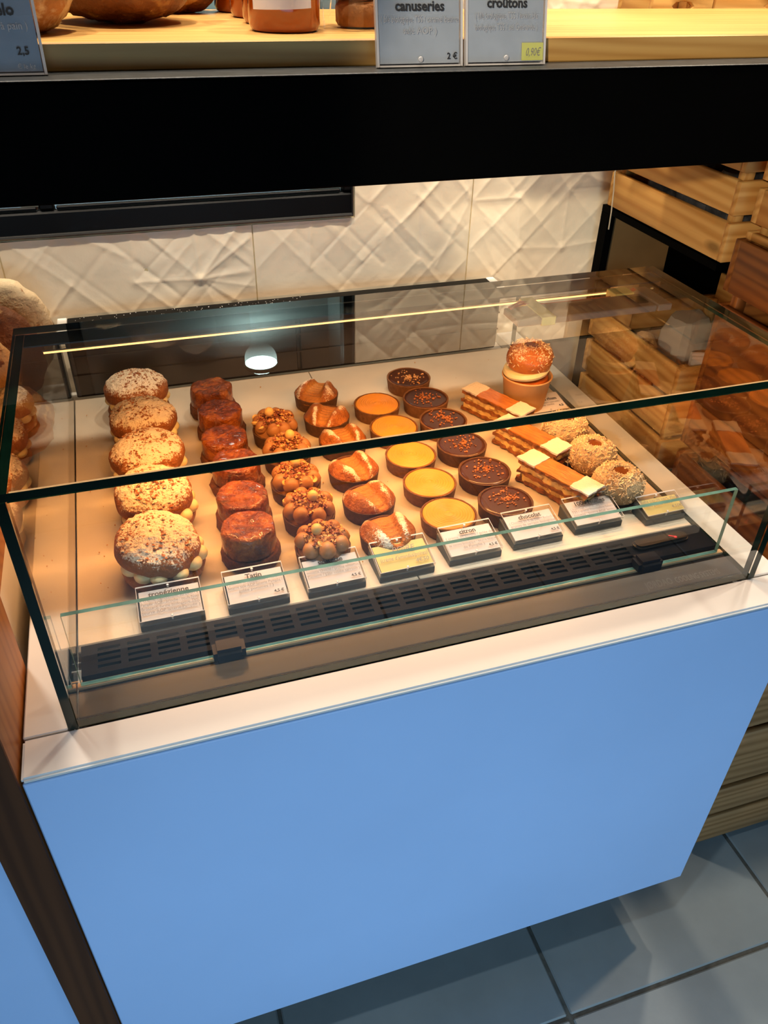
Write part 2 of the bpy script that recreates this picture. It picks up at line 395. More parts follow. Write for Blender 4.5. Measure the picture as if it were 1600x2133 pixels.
# floor with separate tiles
fl = struct('floor', MB().box(-2.6, 3.6, -3.3, 2.95, -2.36, -2.306), M['grout'])
tp = .7305
tm = MB().box(-.36, .36, -.36, .36, -.008, 0).mesh('tile', M['floor_tile'], .004)
for i in range(-4, 6):
    for j in range(-5, 4):
        x = .0545+tp*i-tp/2; y = .690+tp*j-tp/2
        if -2.6 < x-.36 and x+.36 < 3.6 and -3.3 < y-.36 and y+.36 < 2.95: obj('tile', tm, fl, (x, y, -2.30))
struct('ceiling', MB().box(-2.6, 3.6, -3.3, 2.2, 1.46, 1.52), M['ceiling'])
struct('wall_left', MB().box(-2.66, -2.6, -3.3, 2.2, -2.36, 1.52), M['wall_plain'])
struct('wall_right', MB().box(3.6, 3.66, -3.3, 2.2, -2.36, 1.52), M['wall_plain'])
WX0, WX1, WZ0, WZ1 = -1.30, .612, -.629, .42
def wall_with_hole():
    mb = MB(); xs = (-2.6, WX0, WX1, 3.6); zs = (-2.36, WZ0, WZ1, 1.52)
    for y in (2.1522, 2.22):
        for z in zs:
            for x in xs: mb.v.append((x, y, z))
    idx = lambda k, j, i: k*16+j*4+i
    for k in (0, 1):
        for j in range(3):
            for i in range(3):
                if i == 1 and j == 1: continue
                mb.f.append((idx(k, j, i), idx(k, j, i+1), idx(k, j+1, i+1), idx(k, j+1, i)))
    for a, b in (((1, 1), (1, 2)), ((1, 2), (2, 2)), ((2, 2), (2, 1)), ((2, 1), (1, 1))):
        mb.f.append((idx(0, *a), idx(0, *b), idx(1, *b), idx(1, *a)))
    for a, b in [((0, i), (0, i+1)) for i in range(3)]+[((3, i), (3, i+1)) for i in range(3)]+[((j, 0), (j+1, 0)) for j in range(3)]+[((j, 3), (j+1, 3)) for j in range(3)]:
        mb.f.append((idx(0, *a), idx(0, *b), idx(1, *b), idx(1, *a)))
    mb.mi = [0]*len(mb.f); return mb
wb = struct('wall_back', wall_with_hole(), M['grout_wall'], smooth=False)
# relief tiles: folded-paper creases pressed into the glaze
def tile_mesh(x0, x1, z0, z1, seed):
    rng = np.random.default_rng(seed); p = .632
    xs = list(np.linspace(x0+.0018, x1-.0018, 150)); zs = list(np.linspace(z0+.0018, z1-.0018, 150))
    hole = x0 < WX1+.004 and x1 > WX0-.004 and z1 > WZ0-.004 and z0 < WZ1+.004
    if hole:
        for arr, vals in ((xs, (WX0-.004, WX1+.004)), (zs, (WZ0-.004, WZ1+.004))):
            for val in vals:
                if arr[0] < val < arr[-1]: k = int(np.argmin(np.abs(np.array(arr)-val))); arr[k] = val
    X, Z = np.meshgrid(xs, zs); u = (X-x0)/p; w = (Z-z0)/p
    H = np.zeros_like(X)
    def ridge(ax, az, bx, bz, amp, wd=.012, fac=.05):
        nonlocal H
        dx, dz = bx-ax, bz-az; L2 = dx*dx+dz*dz; tt = np.clip(((u-ax)*dx+(w-az)*dz)/L2, 0, 1)
        d = np.hypot(u-ax-tt*dx, w-az-tt*dz)
        H += amp*(np.maximum(0, 1-d/wd)*.55+np.maximum(0, 1-d/fac)*.6)
    a = .0016; g = 1/4; N = 5
    tri = lambda q: np.abs((q % 1)-.5)*2
    H += .0006*tri((u+w)*4)+.0006*tri((u-w)*4)
    nodes = [(g*i+rng.uniform(-.015, .015), g*j+rng.uniform(-.015, .015)) for i in range(N) for j in range(N)]
    for i in range(N):
        for j in range(N):
            n0 = nodes[i*N+j]
            for di, dj, pr in ((1, 1, .85), (1, -1, .85), (1, 0, .40), (0, 1, .25)):
                if 0 <= i+di < N and 0 <= j+dj < N and rng.random() < pr:
                    n1 = nodes[(i+di)*N+j+dj]; ridge(*n0, *n1, a*rng.uniform(.6, 1.15)*rng.choice((1, 1, -1)), .0075, .028)
    for _ in range(46):    # short nested folds beside the long ones
        c = np.array(nodes[rng.integers(N*N)]); d = np.array(((1, 1), (1, -1))[rng.integers(2)])*g
        o = np.array((-d[1], d[0]))*rng.choice((.33, .5, .66, -.33, -.5)); s0, s1 = rng.uniform(-.3, .4), rng.uniform(.6, 1.3)
        q0, q1 = c+o+d*s0, c+o+d*s1; ridge(*q0, *q1, a*rng.uniform(.35, .8)*rng.choice((1, -1)), .007, .020)
    for _ in range(2):
        c = nodes[rng.integers(N*N)]
        for k in range(8):
            an = rng.uniform(0, 6.28); r = rng.uniform(.18, .40); ridge(*c, c[0]+r*math.cos(an), c[1]+r*math.sin(an), a*.9, .0075, .028)
    edge = np.minimum.reduce([u, w, (x1-x0)/p-u, (z1-z0)/p-w]); H = .009*np.tanh(H/.009)*np.clip(edge/.02, 0, 1)
    Y = 2.150-H
    nx, nz = len(xs), len(zs)
    mb = MB(); mb.v = [tuple(q) for q in np.stack([X.ravel(), Y.ravel(), Z.ravel()], 1).tolist()]
    for j in range(nz-1):
        for i in range(nx-1):
            cx, cz = (xs[i]+xs[i+1])/2, (zs[j]+zs[j+1])/2
            if WX0-.004 < cx < WX1+.004 and WZ0-.004 < cz < WZ1+.004: continue
            mb.f.append((j*nx+i, j*nx+i+1, (j+1)*nx+i+1, (j+1)*nx+i))
    if not mb.f: return None
    mb.mi = [0]*len(mb.f); me = mb.mesh('tile', M['wall_tile'], ang=60)
    bm = bmesh.new(); bm.from_mesh(me)
    bmesh.ops.delete(bm, geom=[v for v in bm.verts if not v.link_faces], context='VERTS')
    be = [e for e in bm.edges if len(e.link_faces) == 1]      # give the rim its thickness
    r = bmesh.ops.extrude_edge_only(bm, edges=be)
    for e in r['geom']:
        if isinstance(e, bmesh.types.BMVert): e.co.y = 2.1524*S
    bmesh.ops.recalc_face_normals(bm, faces=bm.faces)
    bm.to_mesh(me); bm.free(); me.set_sharp_from_angle(angle=math.radians(50)); return me
for i in range(-3, 5):
    for j, (z0, z1) in enumerate(((-1.552, -.920), (-.920, -.288), (-.288, .344))):
        x0 = .331+.632*i
        me = tile_mesh(x0, x0+.632, z0, z1, 111+i*7+j*31)
        if me: obj('tile', me, wb, (0, 0, 0))
# window in the tiled wall: black frame, panes, lit recess behind
wn = thing('window_1', '', 'window', O0); del wn['label']; del wn['category']; wn['kind'] = 'structure'
G = M['black_gloss']
obj('bottom_rail', MB().box(WX0, WX1, 2.147, 2.20, WZ0, WZ0+.064), wn, (0, 0, 0), mat=G, bevel=.006)
obj('stile', MB().box(WX1-.030, WX1, 2.147, 2.20, WZ0+.066, WZ1), wn, (0, 0, 0), mat=G, bevel=.005)
obj('stile', MB().box(WX0, WX0+.030, 2.147, 2.20, WZ0+.066, WZ1), wn, (0, 0, 0), mat=G, bevel=.005)
obj('top_rail', MB().box(WX0+.032, WX1-.032, 2.147, 2.20, WZ1-.05, WZ1), wn, (0, 0, 0), mat=G, bevel=.005)
obj('mullion', MB().box(-.185, -.150, 2.148, 2.19, WZ0+.066, WZ1-.052), wn, (0, 0, 0), mat=G, bevel=.004)
obj('moulding', MB().tube([(WX0, 2.1445, WZ0+.006), (WX1-.004, 2.1445, WZ0+.006), (WX1-.004, 2.1445, WZ1)], .0055, 8), wn, (0, 0, 0), mat=M['bright_black'])
for a, b in ((WX0+.032, -.188), (-.147, WX1-.034)):
    obj('pane', MB().box(a, b, 2.154, 2.158, WZ0+.066, WZ1-.052), wn, (0, 0, 0), mat=M['glass'])
    obj('bead', MB().box(a+.002, b-.002, 2.1485, 2.1535, WZ0+.066, WZ0+.074), wn, (0, 0, 0), mat=G, bevel=.003)
rc = MB(); rc.add([(-1.34, 2.224, -.70), (.66, 2.224, -.70), (.66, 2.66, -.70), (-1.34, 2.66, -.70), (-1.34, 2.224, .44), (.66, 2.224, .44), (.66, 2.66, .44), (-1.34, 2.66, .44)],
       [(0, 1, 2, 3), (4, 7, 6, 5), (1, 5, 6, 2), (0, 3, 7, 4), (3, 2, 6, 7)])
obj('recess', rc, wn, (0, 0, 0), mat=M['recess'], smooth=False)
# downlight hanging in the recess behind the panes
dl = thing('ceiling_lamp', 'round white lamp glowing behind the black window, mirrored in the case glass', 'lamp', (.385, 2.53, .10))
obj('lamp_housing', MB().lathe([(0, .012), (.058, .012), (.062, .008), (.062, -.002), (.055, -.002), (.055, .004), (0, .004)], 32), dl, (0, 0, 0), mat=M['black_plastic'])
obj('diffuser', MB().lathe([(0, .002), (.0545, .002), (.0545, -.002), (.04, -.006), (0, -.008)], 32), dl, (0, 0, 0), mat=M['spot_glow'])
obj('stem', MB().tube([(0, 0, .0125), (0, 0, .335)], .005), dl, (0, 0, 0), mat=M['black_plastic'])
rl = bpy.data.lights.new('recess_light', 'SPOT'); rl.energy = 2.5; rl.color = (.75, 1, .95); rl.spot_size = 2.8; rl.shadow_soft_size = .04
ro = bpy.data.objects.new('recess_light', rl); COL.objects.link(ro); ro.parent = dl; ro.location = (0, 0, -.012); ro.rotation_euler = (0.25, 0, 0)

# ================================================================== COUNTER
ct = thing('counter_cabinet', 'low shop counter with pale blue front panel and white worktop', 'counter', (.43, .814, -2.30))
def rel(o, p): return tuple(a-b for a, b in zip(p, o))
CO = (-.43, -.814, 2.30)
cb = lambda n, mb, mat, **k: obj(n, mb, ct, CO, mat=mat, **k)
cb('front_panel', MB().box(-.272, 1.128, .814, .830, -2.0, -1.0125), M['panel_blue'], bevel=.0025)
cb('worktop', MB().box(-.272, 1.128, .814, .8895, -1.012, -1.0), M['white'], bevel=.004, seg=2)
cb('worktop_side', MB().box(-.272, -.206, .8915, 2.10, -1.03, -1.0005), M['white'], bevel=.002)
cb('worktop_side', MB().box(1.061, 1.128, .8915, 2.10, -1.03, -1.0005), M['white'], bevel=.002)
cb('body', MB().box(-.268, 1.124, .8315, 2.10, -2.0, -1.031), M['white'])
cb('plinth', MB().box(-.22, 1.07, 1.05, 2.08, -2.30, -2.001), M['kick'])
# ================================================================== PASTRY CASE
cs = thing('pastry_display_case', 'glass refrigerated pastry case with warm light strip on the white worktop', 'display case', (.43, .886, -1.0))
SO = (-.43, -.886, 1.0)
cp = lambda n, mb, mat, par=None, **k: obj(n, mb, par or cs, SO if par is None else (0, 0, 0), mat=mat, **k)
GM = [M['glass'], M['edge_dark'], M['clear']]
XL0, XL1, XR0, XR1, YF, YT, ZT = -.205, -.191, 1.046, 1.060, .886, 1.405, -.570
edges = [1, 1, 0, 2, 1, 1]
cp('front_glass', MB().box(XL1+.001, XR0-.001, YF+.002, YF+.016, -.9985, ZT-.003, mis=edges), GM, smooth=False)
cp('top_glass', MB().box(XL0, XR1, YF, YT, ZT, ZT+.012, mis=[1, 1, 1, 1, 2, 0]), GM, bevel=.0, smooth=False)
def side_pane(x0, x1, inner):
    poly = [(YF, -.9985), (1.97, -.9985), (1.97, -.83), (YT, ZT-.001), (YF, ZT-.001)]; n = len(poly)
    mb = MB(); mb.add([(x0, y, z) for y, z in poly]+[(x1, y, z) for y, z in poly], [tuple(range(n)), tuple(range(2*n-1, n-1, -1))], 0); mb.mi = [0 if inner == 0 else 2, 0 if inner == 1 else 2]
    mb.f += [(i, i+n, (i+1) % n+n, (i+1) % n) for i in range(n)]; mb.mi += [1]*n; return mb
cp('side_glass', side_pane(XL0, XL1, 1), GM, smooth=False); cp('side_glass', side_pane(XR0, XR1, 0), GM, smooth=False)
cp('front_trim', MB().box(XL1+.002, XR0-.002, YF+.017, YF+.026, ZT-.012, ZT-.002), M['rail'])
cp('dark_band', MB().box(XL1+.001, XR0-.001, YT-.052, YT-.002, ZT-.0035, ZT-.001), M['frit'])
bg = cp('baffle_glass', MB().box(-.184, 1.030, .964, .972, -.9895, -.836, mis=[1, 1, 0, 2, 1, 1]), [M['glass_thin'], M['edge_teal'], M['clear']], smooth=False)
for x in (.055, .868):
    c = cp('glass_clip', MB().box(x-.027, x+.027, .948, .986, -.995, -.965), M['black_plastic'], bevel=.007, seg=2)
sl = cp('front_sill', MB().box(XL1+.001, XR0-.001, .904, .9615, -1.0, -.9955), M['sill'], bevel=.001)
cp('sill_led_glint', MB().box(XL1+.001, XR0-.001, .9625, .974, -.9995, -.9902), M['rail'], bevel=.001)  # gold strip painted in for the LED line mirrored at the glass foot
# grille with real slots over a dark trough
gr = MB(); gx0, gx1, gy0, gy1, gz = -.182, 1.036, .976, 1.046, -.981
nb = 21; bw = (.860-gx0-.020)/nb; xs = [gx0]; slot = []
for k in range(nb):
    a = gx0+.020+k*bw; xs += [a+.006, a+bw-.006]; slot.append((a+.006, a+bw-.006))
xs.append(gx1); ys = [gy0]
rows = 4; rh = (gy1-gy0-.016)/rows
for k in range(rows): a = gy0+.008+k*rh; ys += [a+.0035, a+rh-.0025]
ys.append(gy1)
def zof(y): return gz + (.003 if y < gy1-.02 else 0)
vi = {}
for j, y in enumerate(ys):
    for i, x in enumerate(xs): vi[i, j] = len(gr.v); gr.v.append((x, y, gz))
for j in range(len(ys)-1):
    for i in range(len(xs)-1):
        if i % 2 == 1 and j % 2 == 1: continue
        gr.f.append((vi[i, j], vi[i+1, j], vi[i+1, j+1], vi[i, j+1]))
gr.mi = [0]*len(gr.f)
gme = gr.mesh('air_grille', M['navy_metal'], smooth=False)
bm = bmesh.new(); bm.from_mesh(gme)
be = [e for e in bm.edges if len(e.link_faces) == 1]; r = bmesh.ops.extrude_edge_only(bm, edges=be)
for e in r['geom']:
    if isinstance(e, bmesh.types.BMVert): e.co.z -= (.0145 if (abs(e.co.x/S-gx0) < 1e-4 or abs(e.co.x/S-gx1) < 1e-4 or abs(e.co.y/S-gy0) < 1e-4 or abs(e.co.y/S-gy1) < 1e-4) else .006)*S
bmesh.ops.recalc_face_normals(bm, faces=bm.faces); bm.to_mesh(gme); bm.free()
go = obj('air_grille', gme, cs, SO)
cp('air_trough', MB().box(gx0+.002, gx1-.002, gy0+.002, gy1-.002, -.9992, -.996), M['dark_void'])
# trays and their grey front lip
for a, b in ((XL1+.0012, .4315), (.4335, XR0-.0012)):
    tr = cp('tray', MB().box(a, b, 1.066, 1.985, -1.0, -.9965), M['deck'], bevel=.001)
    obj('tray_lip', MB().box(a, b, 1.048, 1.065, -1.0, -.9955), tr, (0, 0, 0), mat=M['grey_lip'], bevel=.0015)
# light strip under the top glass, with its wiring
ls = cp('light_strip', MB().box(-.168, 1.035, 1.391, 1.395, -.6008, -.5985), M['rail'], bevel=.001)
obj('diffuser', MB().box(-.166, 1.033, 1.3912, 1.3948, -.6038, -.6012), ls, (0, 0, 0), mat=M['led'])
al = bpy.data.lights.new('case_light', 'AREA'); al.shape = 'RECTANGLE'; al.size = 1.19*S; al.size_y = .012*S; al.energy = 6.0; al.color = (1, .43, .125)
ao = bpy.data.objects.new('case_light', al); COL.objects.link(ao); ao.location = V(.433, 1.388, -.609); ao.rotation_euler = (-.16, 0, 0); ao.parent = None
dr = cp('driver_cover', MB().box(.692, 1.000, 1.283, 1.350, -.606, -.592), M['alu'], bevel=.002)
obj('bracket', MB().box(.965, .992, 1.300, 1.336, -.6075, -.590), dr, (0, 0, .0), mat=M['black_plastic'], bevel=.002)
obj('cover_end', MB().box(1.004, 1.036, 1.283, 1.384, -.606, -.592), dr, (0, 0, 0), mat=M['alu'], bevel=.002)
obj('tape', MB().box(.742, .772, 1.281, 1.386, -.6075, -.5905), dr, (0, 0, 0), mat=M['tape'], bevel=.001)
obj('tape', MB().box(.945, .990, 1.352, 1.387, -.6065, -.5905), dr, (0, 0, 0), mat=M['tape'], bevel=.001)
for k in (0, 1):
    obj('wire', MB().tube([(.70, 1.335+.008*k, -.589), (.735, 1.355+.010*k, -.5895), (.79, 1.356+.009*k, -.600), (.85, 1.364+.006*k, -.602), (.96, 1.362+.008*k, -.602), (1.0, 1.366+.006*k, -.5895)], .0022, 6), dr, (0, 0, 0), mat=M['wire_red'])
# rear housing: dark sliding doors under a glossy black ledge with white ends
rh_ = cp('rear_housing', MB().box(-.184, 1.010, 2.000, 2.072, -1.0, -.828), M['door_dark'], bevel=.003)
obj('ledge', MB().box(-.172, .996, 1.992, 2.078, -.827, -.812), rh_, (0, 0, 0), mat=M['black_gloss'], bevel=.002)
for a, b in ((-.196, -.1725), (.9965, 1.020)): obj('end_cap', MB().box(a, b, 1.990, 2.080, -.830, -.811), rh_, (0, 0, 0), mat=M['white_cap'], bevel=.002)
for a, b in ((-.180, .405), (.415, 1.006)): obj('sliding_door', MB().box(a, b, 1.990, 1.998, -.990, -.832), rh_, (0, 0, 0), mat=M['door_dark'], bevel=.002)
for z in (-.885, -.935): obj('rail', MB().box(-.180, 1.006, 1.9845, 1.9885, z, z+.004), rh_, (0, 0, 0), mat=M['door_dark'])
rngd = random.Random(5); cr = MB()
for _ in range(160): cr.chunk((rngd.uniform(-.16, .45), rngd.uniform(2.0, 2.07), -.8108), rngd.uniform(.0008, .002), rngd)
o = obj('crumbs', cr, rh_, (0, 0, 0), mat=M['white_mark']); o['kind'] = 'stuff'
# maker's lettering printed on the sill
text('J\u00d8RDAO', cs, (.838-.43, .912-.886, .0051), .026, M['letter_dark'], bold=.03, shear=.25, align='LEFT', maxw=.062)
text('COOLING SYSTEMS', cs, (.903-.43, .912-.886, .0051), .022, M['letter_grey'], shear=.25, align='LEFT', maxw=.100)
# thermometer lying on the grille
tmn = thing('thermometer', 'small black capsule thermometer with red mark lying on the black grille', 'thermometer', (.930, 1.016, -.981), (0, 0, .03))
cap = MB()
pts = []
for k in range(9): an = -pi/2+pi*k/8; pts.append((.048+.015*math.cos(an), .015*math.sin(an)))
for k in range(9): an = pi/2+pi*k/8; pts.append((-.048+.015*math.cos(an), .015*math.sin(an)))
n = len(pts); cap.add([(x, y, 0.0005) for x, y in pts]+[(x, y, .010) for x, y in pts], [tuple(range(n-1, -1, -1)), tuple(range(n, 2*n))]+[(i, (i+1) % n, (i+1) % n+n, i+n) for i in range(n)])
obj('case', cap, tmn, (0, 0, 0), mat=M['bakelite'], bevel=.004, seg=3)
obj('mark', MB().tube([(.020, .003, .0103), (.030, -.004, .0103)], .0016, 6), tmn, (0, 0, 0), mat=M['red_mark'])
obj('bulb', MB().lathe([(0, .002), (.003, .001), (.0035, 0), (0, -.0005)], 10, c=(.031, -.005, .0101)), tmn, (0, 0, 0), mat=M['red_mark'])

# ================================================================== OVERHEAD SHELF
sh = thing('display_shelf', 'oak shelf on a thick black steel beam crossing above the pastry case', 'shelf', (.6, 1.25, -.322))
HO = (-.6, -1.25, .322)
sp = lambda n, mb, mat, par=None, **k: obj(n, mb, par or sh, HO if par is None else (0, 0, 0), mat=mat, **k)
bmx = sp('steel_beam', MB().box(-1.30, 2.45, 1.252, 1.3185, -.322, -.1665), M['black_steel'], bevel=.003)
obj('beam_edge', MB().box(-1.30, 2.45, 1.2508, 1.3185, -.1664, -.1645), bmx, (0, 0, 0), mat=M['black_lip'], bevel=.0009)
sp('wooden_board', MB().box(-1.30, 2.45, 1.3195, 1.872, -.1645, -.1285), M['oak'], bevel=.002)
sp('under_frame', MB().box(-1.30, 2.45, 1.3195, 1.86, -.190, -.1655), M['black_steel'])
sp('post', MB().box(2.38, 2.45, 1.255, 1.315, -2.30, -.3225), M['black_steel'])
sp('post', MB().box(2.38, 2.45, 1.79, 1.85, -2.30, -.191), M['black_steel'])
sp('post', MB().box(-1.29, -1.22, 1.79, 1.85, -2.30, -.191), M['black_steel'])
# loaves on the shelf
def loaf(name, label, loc, r, mat, seed, rot=(0, 0, 0), group=None, cracks=.006, dustf=None, flat=.5):
    t = thing(name, label, 'bread', loc, rot, group)
    a, b, h = r; prof = []
    for k in range(25):
        ph = pi*k/24; prof.append((math.sin(ph)**.85*a, -math.cos(ph)*h*(flat if ph < pi/2 else 1)))
    mb = MB().lathe(prof, 48, lambda x, y, z, th: cracks*(n3(x, y, z, 22, seed)+.6*n3(x, y, z, 60, seed)-1.1*max(0, .16-abs(n3(x, y, z, 14, seed+5)))/.16*.5), 1, b/a,
                    dust=dustf or (lambda x, y, z, nz: .45+.5*n3(x, y, z, 9, seed)+.18*(z/h)))
    obj('crust', mb, t, (0, 0, h*flat), mat=mat, ang=80)
    return t
loaf('round_loaf', 'pale floured round loaf behind the leftmost shelf card', (-.105, 1.455, -.1284), (.095, .085, .115), M['crust_flour'], 3)
loaf('round_loaf', 'dark golden round loaf on the shelf beside the floured one', (.062, 1.605, -.1275), (.120, .115, .13), M['crust_gold'], 8)
loaf('round_loaf', 'golden loaf at the back of the shelf behind the dark round one', (.168, 1.798, -.1280), (.075, .068, .10), M['crust_gold'], 12)
# jars of amber preserve
def jar(loc, label, k):
    t = thing('preserve_jar', label, 'jar', loc, (0, 0, -.2+.1*k), 'jars of amber preserve on the shelf')
    r = .0565
    obj('glass_jar', MB().lathe([(0, .0015), (r-.012, .0015), (r-.009, 0), (r-.004, .002), (r, .010), (r, .120), (r-.004, .130), (r-.014, .138), (r-.014, .142)], 48), t, (0, 0, 0), mat=M['amber'])
    obj('lid', MB().lathe([(0, .158), (r-.012, .158), (r-.010, .156), (r-.010, .143), (0, .143)], 40), t, (0, 0, 0), mat=M['oak'])
    mb = MB(); n = 14; A0, A1 = -pi/2-.95, -pi/2+.80
    for z in (.0305, .100):
        for rr in (r+.0006, r+.0014):
            for i in range(n+1): a = A0+(A1-A0)*i/n; mb.v.append((rr*math.cos(a), rr*math.sin(a), z+(.003 if z < .09 else 0)*i/n))
    m1 = n+1
    for i in range(n): mb.f += [(i, i+1, 2*m1+i+1, 2*m1+i), (m1+i, m1+i+1, 3*m1+i+1, 3*m1+i), (i, i+1, m1+i+1, m1+i), (2*m1+i, 2*m1+i+1, 3*m1+i+1, 3*m1+i)]
    mb.f += [(0, m1, 3*m1, 2*m1), (n, m1+n, 3*m1+n, 2*m1+n)]; mb.mi = [0]*len(mb.f)
    obj('paper_label', mb, t, (0, 0, 0), mat=M['paper'])
jar((.300, 1.450, -.1285), 'front jar of amber preserve with a white label, nearest the shelf edge', 0)
jar((.311, 1.572, -.1285), 'second jar of amber preserve, peeking out behind the front one', 1)
jar((.309, 1.694, -.1285), 'third jar of amber preserve, in the row behind the front jar', 2)
jar((.297, 1.8155, -.1285), 'rearmost jar of amber preserve at the back edge of the shelf', 3)
# bagged rusks
bg_ = thing('bagged_rusks', 'clear bag of brown rusks between the jar and the shelf cards', 'bread bag', (.437, 1.49, -.1285), (0, 0, .15))
for k in range(3):
    obj('rusk', MB().lathe([(0, .036), (.044, .036), (.050, .028), (.050, .006), (.046, 0), (0, 0)], 28, lambda x, y, z, th: .003*n3(x, y, z, 40, k+3), 1, .8), bg_, (.008-.006*k, .004*k, .003+.037*k), mat=(M['toast'], M['crust_dark'], M['toast'])[k], ang=60)
obj('cellophane', MB().lathe([(.066, 0.0005), (.066, .04), (.064, .10), (.050, .14), (.02, .16), (.03, .185)], 36, lambda x, y, z, th: .010*n3(x, y, z, 26, 4)+.006*math.sin(th*9)), bg_, (0, 0, 0), mat=M['film'], ang=20)
# shelf price cards
def shelf_card(x, y, w, h, label, lines, rotz=0, yellow=None, paper='paper_shaded'):
    lean = .20
    t = thing('price_card', label, 'price card', (x, y, -.1643), (0, 0, rotz), 'price cards on the shelf edge')
    M4 = Matrix.Rotation(-lean, 4, 'X')
    obj('acrylic_front', MB().box(-w/2, w/2, -.005, -.0026, 0.001, h, M4=M4), t, (0, 0, 0), mat=M['glass_clear'], smooth=False)
    obj('acrylic_back', MB().box(-w/2, w/2, .0002, .0026, 0.001, h, M4=M4), t, (0, 0, 0), mat=M['glass_clear'], smooth=False)
    obj('paper', MB().box(-w/2+.004, w/2-.004, -.0024, 0, .005, h-.003, M4=M4), t, (0, 0, 0), mat=M[paper], smooth=False)
    rm = MB()
    for a, b, c, d in ((-w/2-.001, -w/2+.0025, .0005, h), (w/2-.0025, w/2+.001, .0005, h), (-w/2+.003, w/2-.003, .0003, .0028)): rm.box(a, b, -.0054, .0028, c, d, M4=M4)
    obj('rim', rm, t, (0, 0, 0), mat=M['pin'], smooth=False)
    for z in (.010, h*.76):
        p = M4 @ Vector((0, -.006, z)); obj('pin', MB().lathe([(0, .0025), (.0035, .0015), (.004, -.001), (0, -.001)], 12, rot=Matrix.Rotation(pi/2, 3, 'X')), t, tuple(p), mat=M['pin'])
    if yellow: obj('sticker', MB().box(yellow[0], yellow[1], -.0066, -.0060, .006, yellow[2], M4=M4), t, (0, 0, 0), mat=M['green_sticker'], smooth=False)
    for (s, lx, lz, hh, mat, mw, al_, bold) in lines:
        p = M4 @ Vector((lx, -.0057 if not yellow or mat != 'hand' else -.0070, lz))
        text(s, t, tuple(p), hh, M['ink_soft' if mat == 'hand' else mat], (pi/2-lean, 0, 0), mw, bold, .3 if mat == 'hand' else 0, al_)
shelf_card(.474, 1.293, .136, .158, 'price card reading canuseries standing on the black shelf edge',
   [('canuseries', 0, .073, .0185, 'ink', .09, 'CENTER', .03), ('( bl\u00e9 biologique T55 / caramel beurre', 0, .058, .0125, 'ink_dim', .122, 'CENTER', 0), ('sal\u00e9 AOP )', 0, .043, .0125, 'ink_dim', .06, 'CENTER', 0), ('2 \u20ac', .060, .010, .012, 'ink', .03, 'RIGHT', .02)])
shelf_card(.616, 1.293, .134, .158, 'price card reading cro\u00fbtons with a green handwritten price label',
   [('cro\u00fbtons', 0, .077, .0185, 'ink', .09, 'CENTER', .03), ('( bl\u00e9 biologique T55 / levain bl\u00e9', 0, .062, .0125, 'ink_dim', .105, 'CENTER', 0), ('biologique T55 / sel Gu\u00e9rande )', 0, .047, .0125, 'ink_dim', .105, 'CENTER', 0), ('0,90\u20ac', .045, .012, .016, 'hand', .026, 'CENTER', 0)], yellow=(.026, .063, .030))
shelf_card(-.132, 1.293, .140, .124, 'leftmost price card ending in \u00e9lo at the corner of the shelf',
   [('m\u00e9lo', .026, .069, .0185, 'ink', .05, 'CENTER', .03), ('bl\u00e9 / levain ( p\u00e9te \u00e0 pain )', 0, .053, .0125, 'ink_dim', .115, 'CENTER', 0), ('2,5', .054, .024, .013, 'ink', .03, 'RIGHT', .02), ('\u20ac le kg', .058, .008, .008, 'ink_dim', .03, 'RIGHT', 0)])

# ================================================================== LEFT SIDE: post, neighbouring counter, stacked loaves
ps = thing('wooden_post', 'orange wooden post with dark front beside the left end of the counter', 'post', (-.31, .93, -2.30))
PO = (.31, -.93, 2.30)
o = obj('side_board', MB().box(0, 1.97, .8155-.93, 1.055-.93, -.034, .030), ps, (0, 0, 0), rot=(0, -pi/2, 0), mat=M['oak_post'], bevel=.002)
o = obj('front_board', MB().box(0, 1.97, .808-.93, .8145-.93, -.035, .031), ps, (0, 0, 0), rot=(0, -pi/2, 0), mat=M['post_dark'], bevel=.001)
sc_ = thing('bread_counter', 'neighbouring counter left of the post carrying the stacked loaves', 'counter', (-.85, .9, -2.30))
BO = (.85, -.9, 2.30)
bp = lambda n, mb, mat, **k: obj(n, mb, sc_, BO, mat=mat, **k)
bp('front_panel', MB().box(-1.20, -.346, .885, .90, -2.295, -1.02), M['panel_blue'], bevel=.002)
bp('body', MB().box(-1.20, -.346, .902, 2.06, -2.295, -1.02), M['white'])
bp('top_board', MB().box(-1.20, -.346, .885, 2.08, -1.018, -.985), M['oak'], bevel=.003)
bp('end_panel', MB().box(-.3445, -.300, 1.062, 1.50, -1.30, -.905), M['white'], bevel=.002)
bp('top_rail', MB().box(-.3445, -.294, 1.062, 1.50, -.904, -.850), M['oak_post'], bevel=.002)
bp('bracket', MB().box(-.3455, -.300, 1.50, 2.06, -1.30, -1.02), M['white'])
LG = 'crusty loaves stacked on the neighbouring counter'
def stood(name, label, c, r, mat, seed, tilt, dust=None):
    t = thing(name, label, 'bread', c, (tilt, 0, .12*math.sin(seed)), LG)
    a, b, h = r; prof = [(math.sin(pi*k/24)**.8*a, -math.cos(pi*k/24)*h) for k in range(25)]
    mb = MB().lathe(prof, 52, lambda x, y, z, th: .007*n3(x, y, z, 20, seed)+.004*n3(x, y, z, 60, seed)-.005*max(0, .10-abs(n3(x, y, z, 16, seed+5)))/.10, 1, b/a,
        dust=lambda x, y, z, nz: (.5 if dust is None else dust)+.55*n3(x, y, z, 12, seed)-.5*max(0, .10-abs(n3(x, y, z, 16, seed+5)))/.10+.14*z/h)
    obj('crust', mb, t, (0, 0, 0), mat=mat, ang=80)
stood('country_loaf', 'pale floured loaf, rearmost and highest of the left stack', (-.335, 2.062, -.828), (.125, .046, .143), M['crust_flour'], 21, .10, .75)
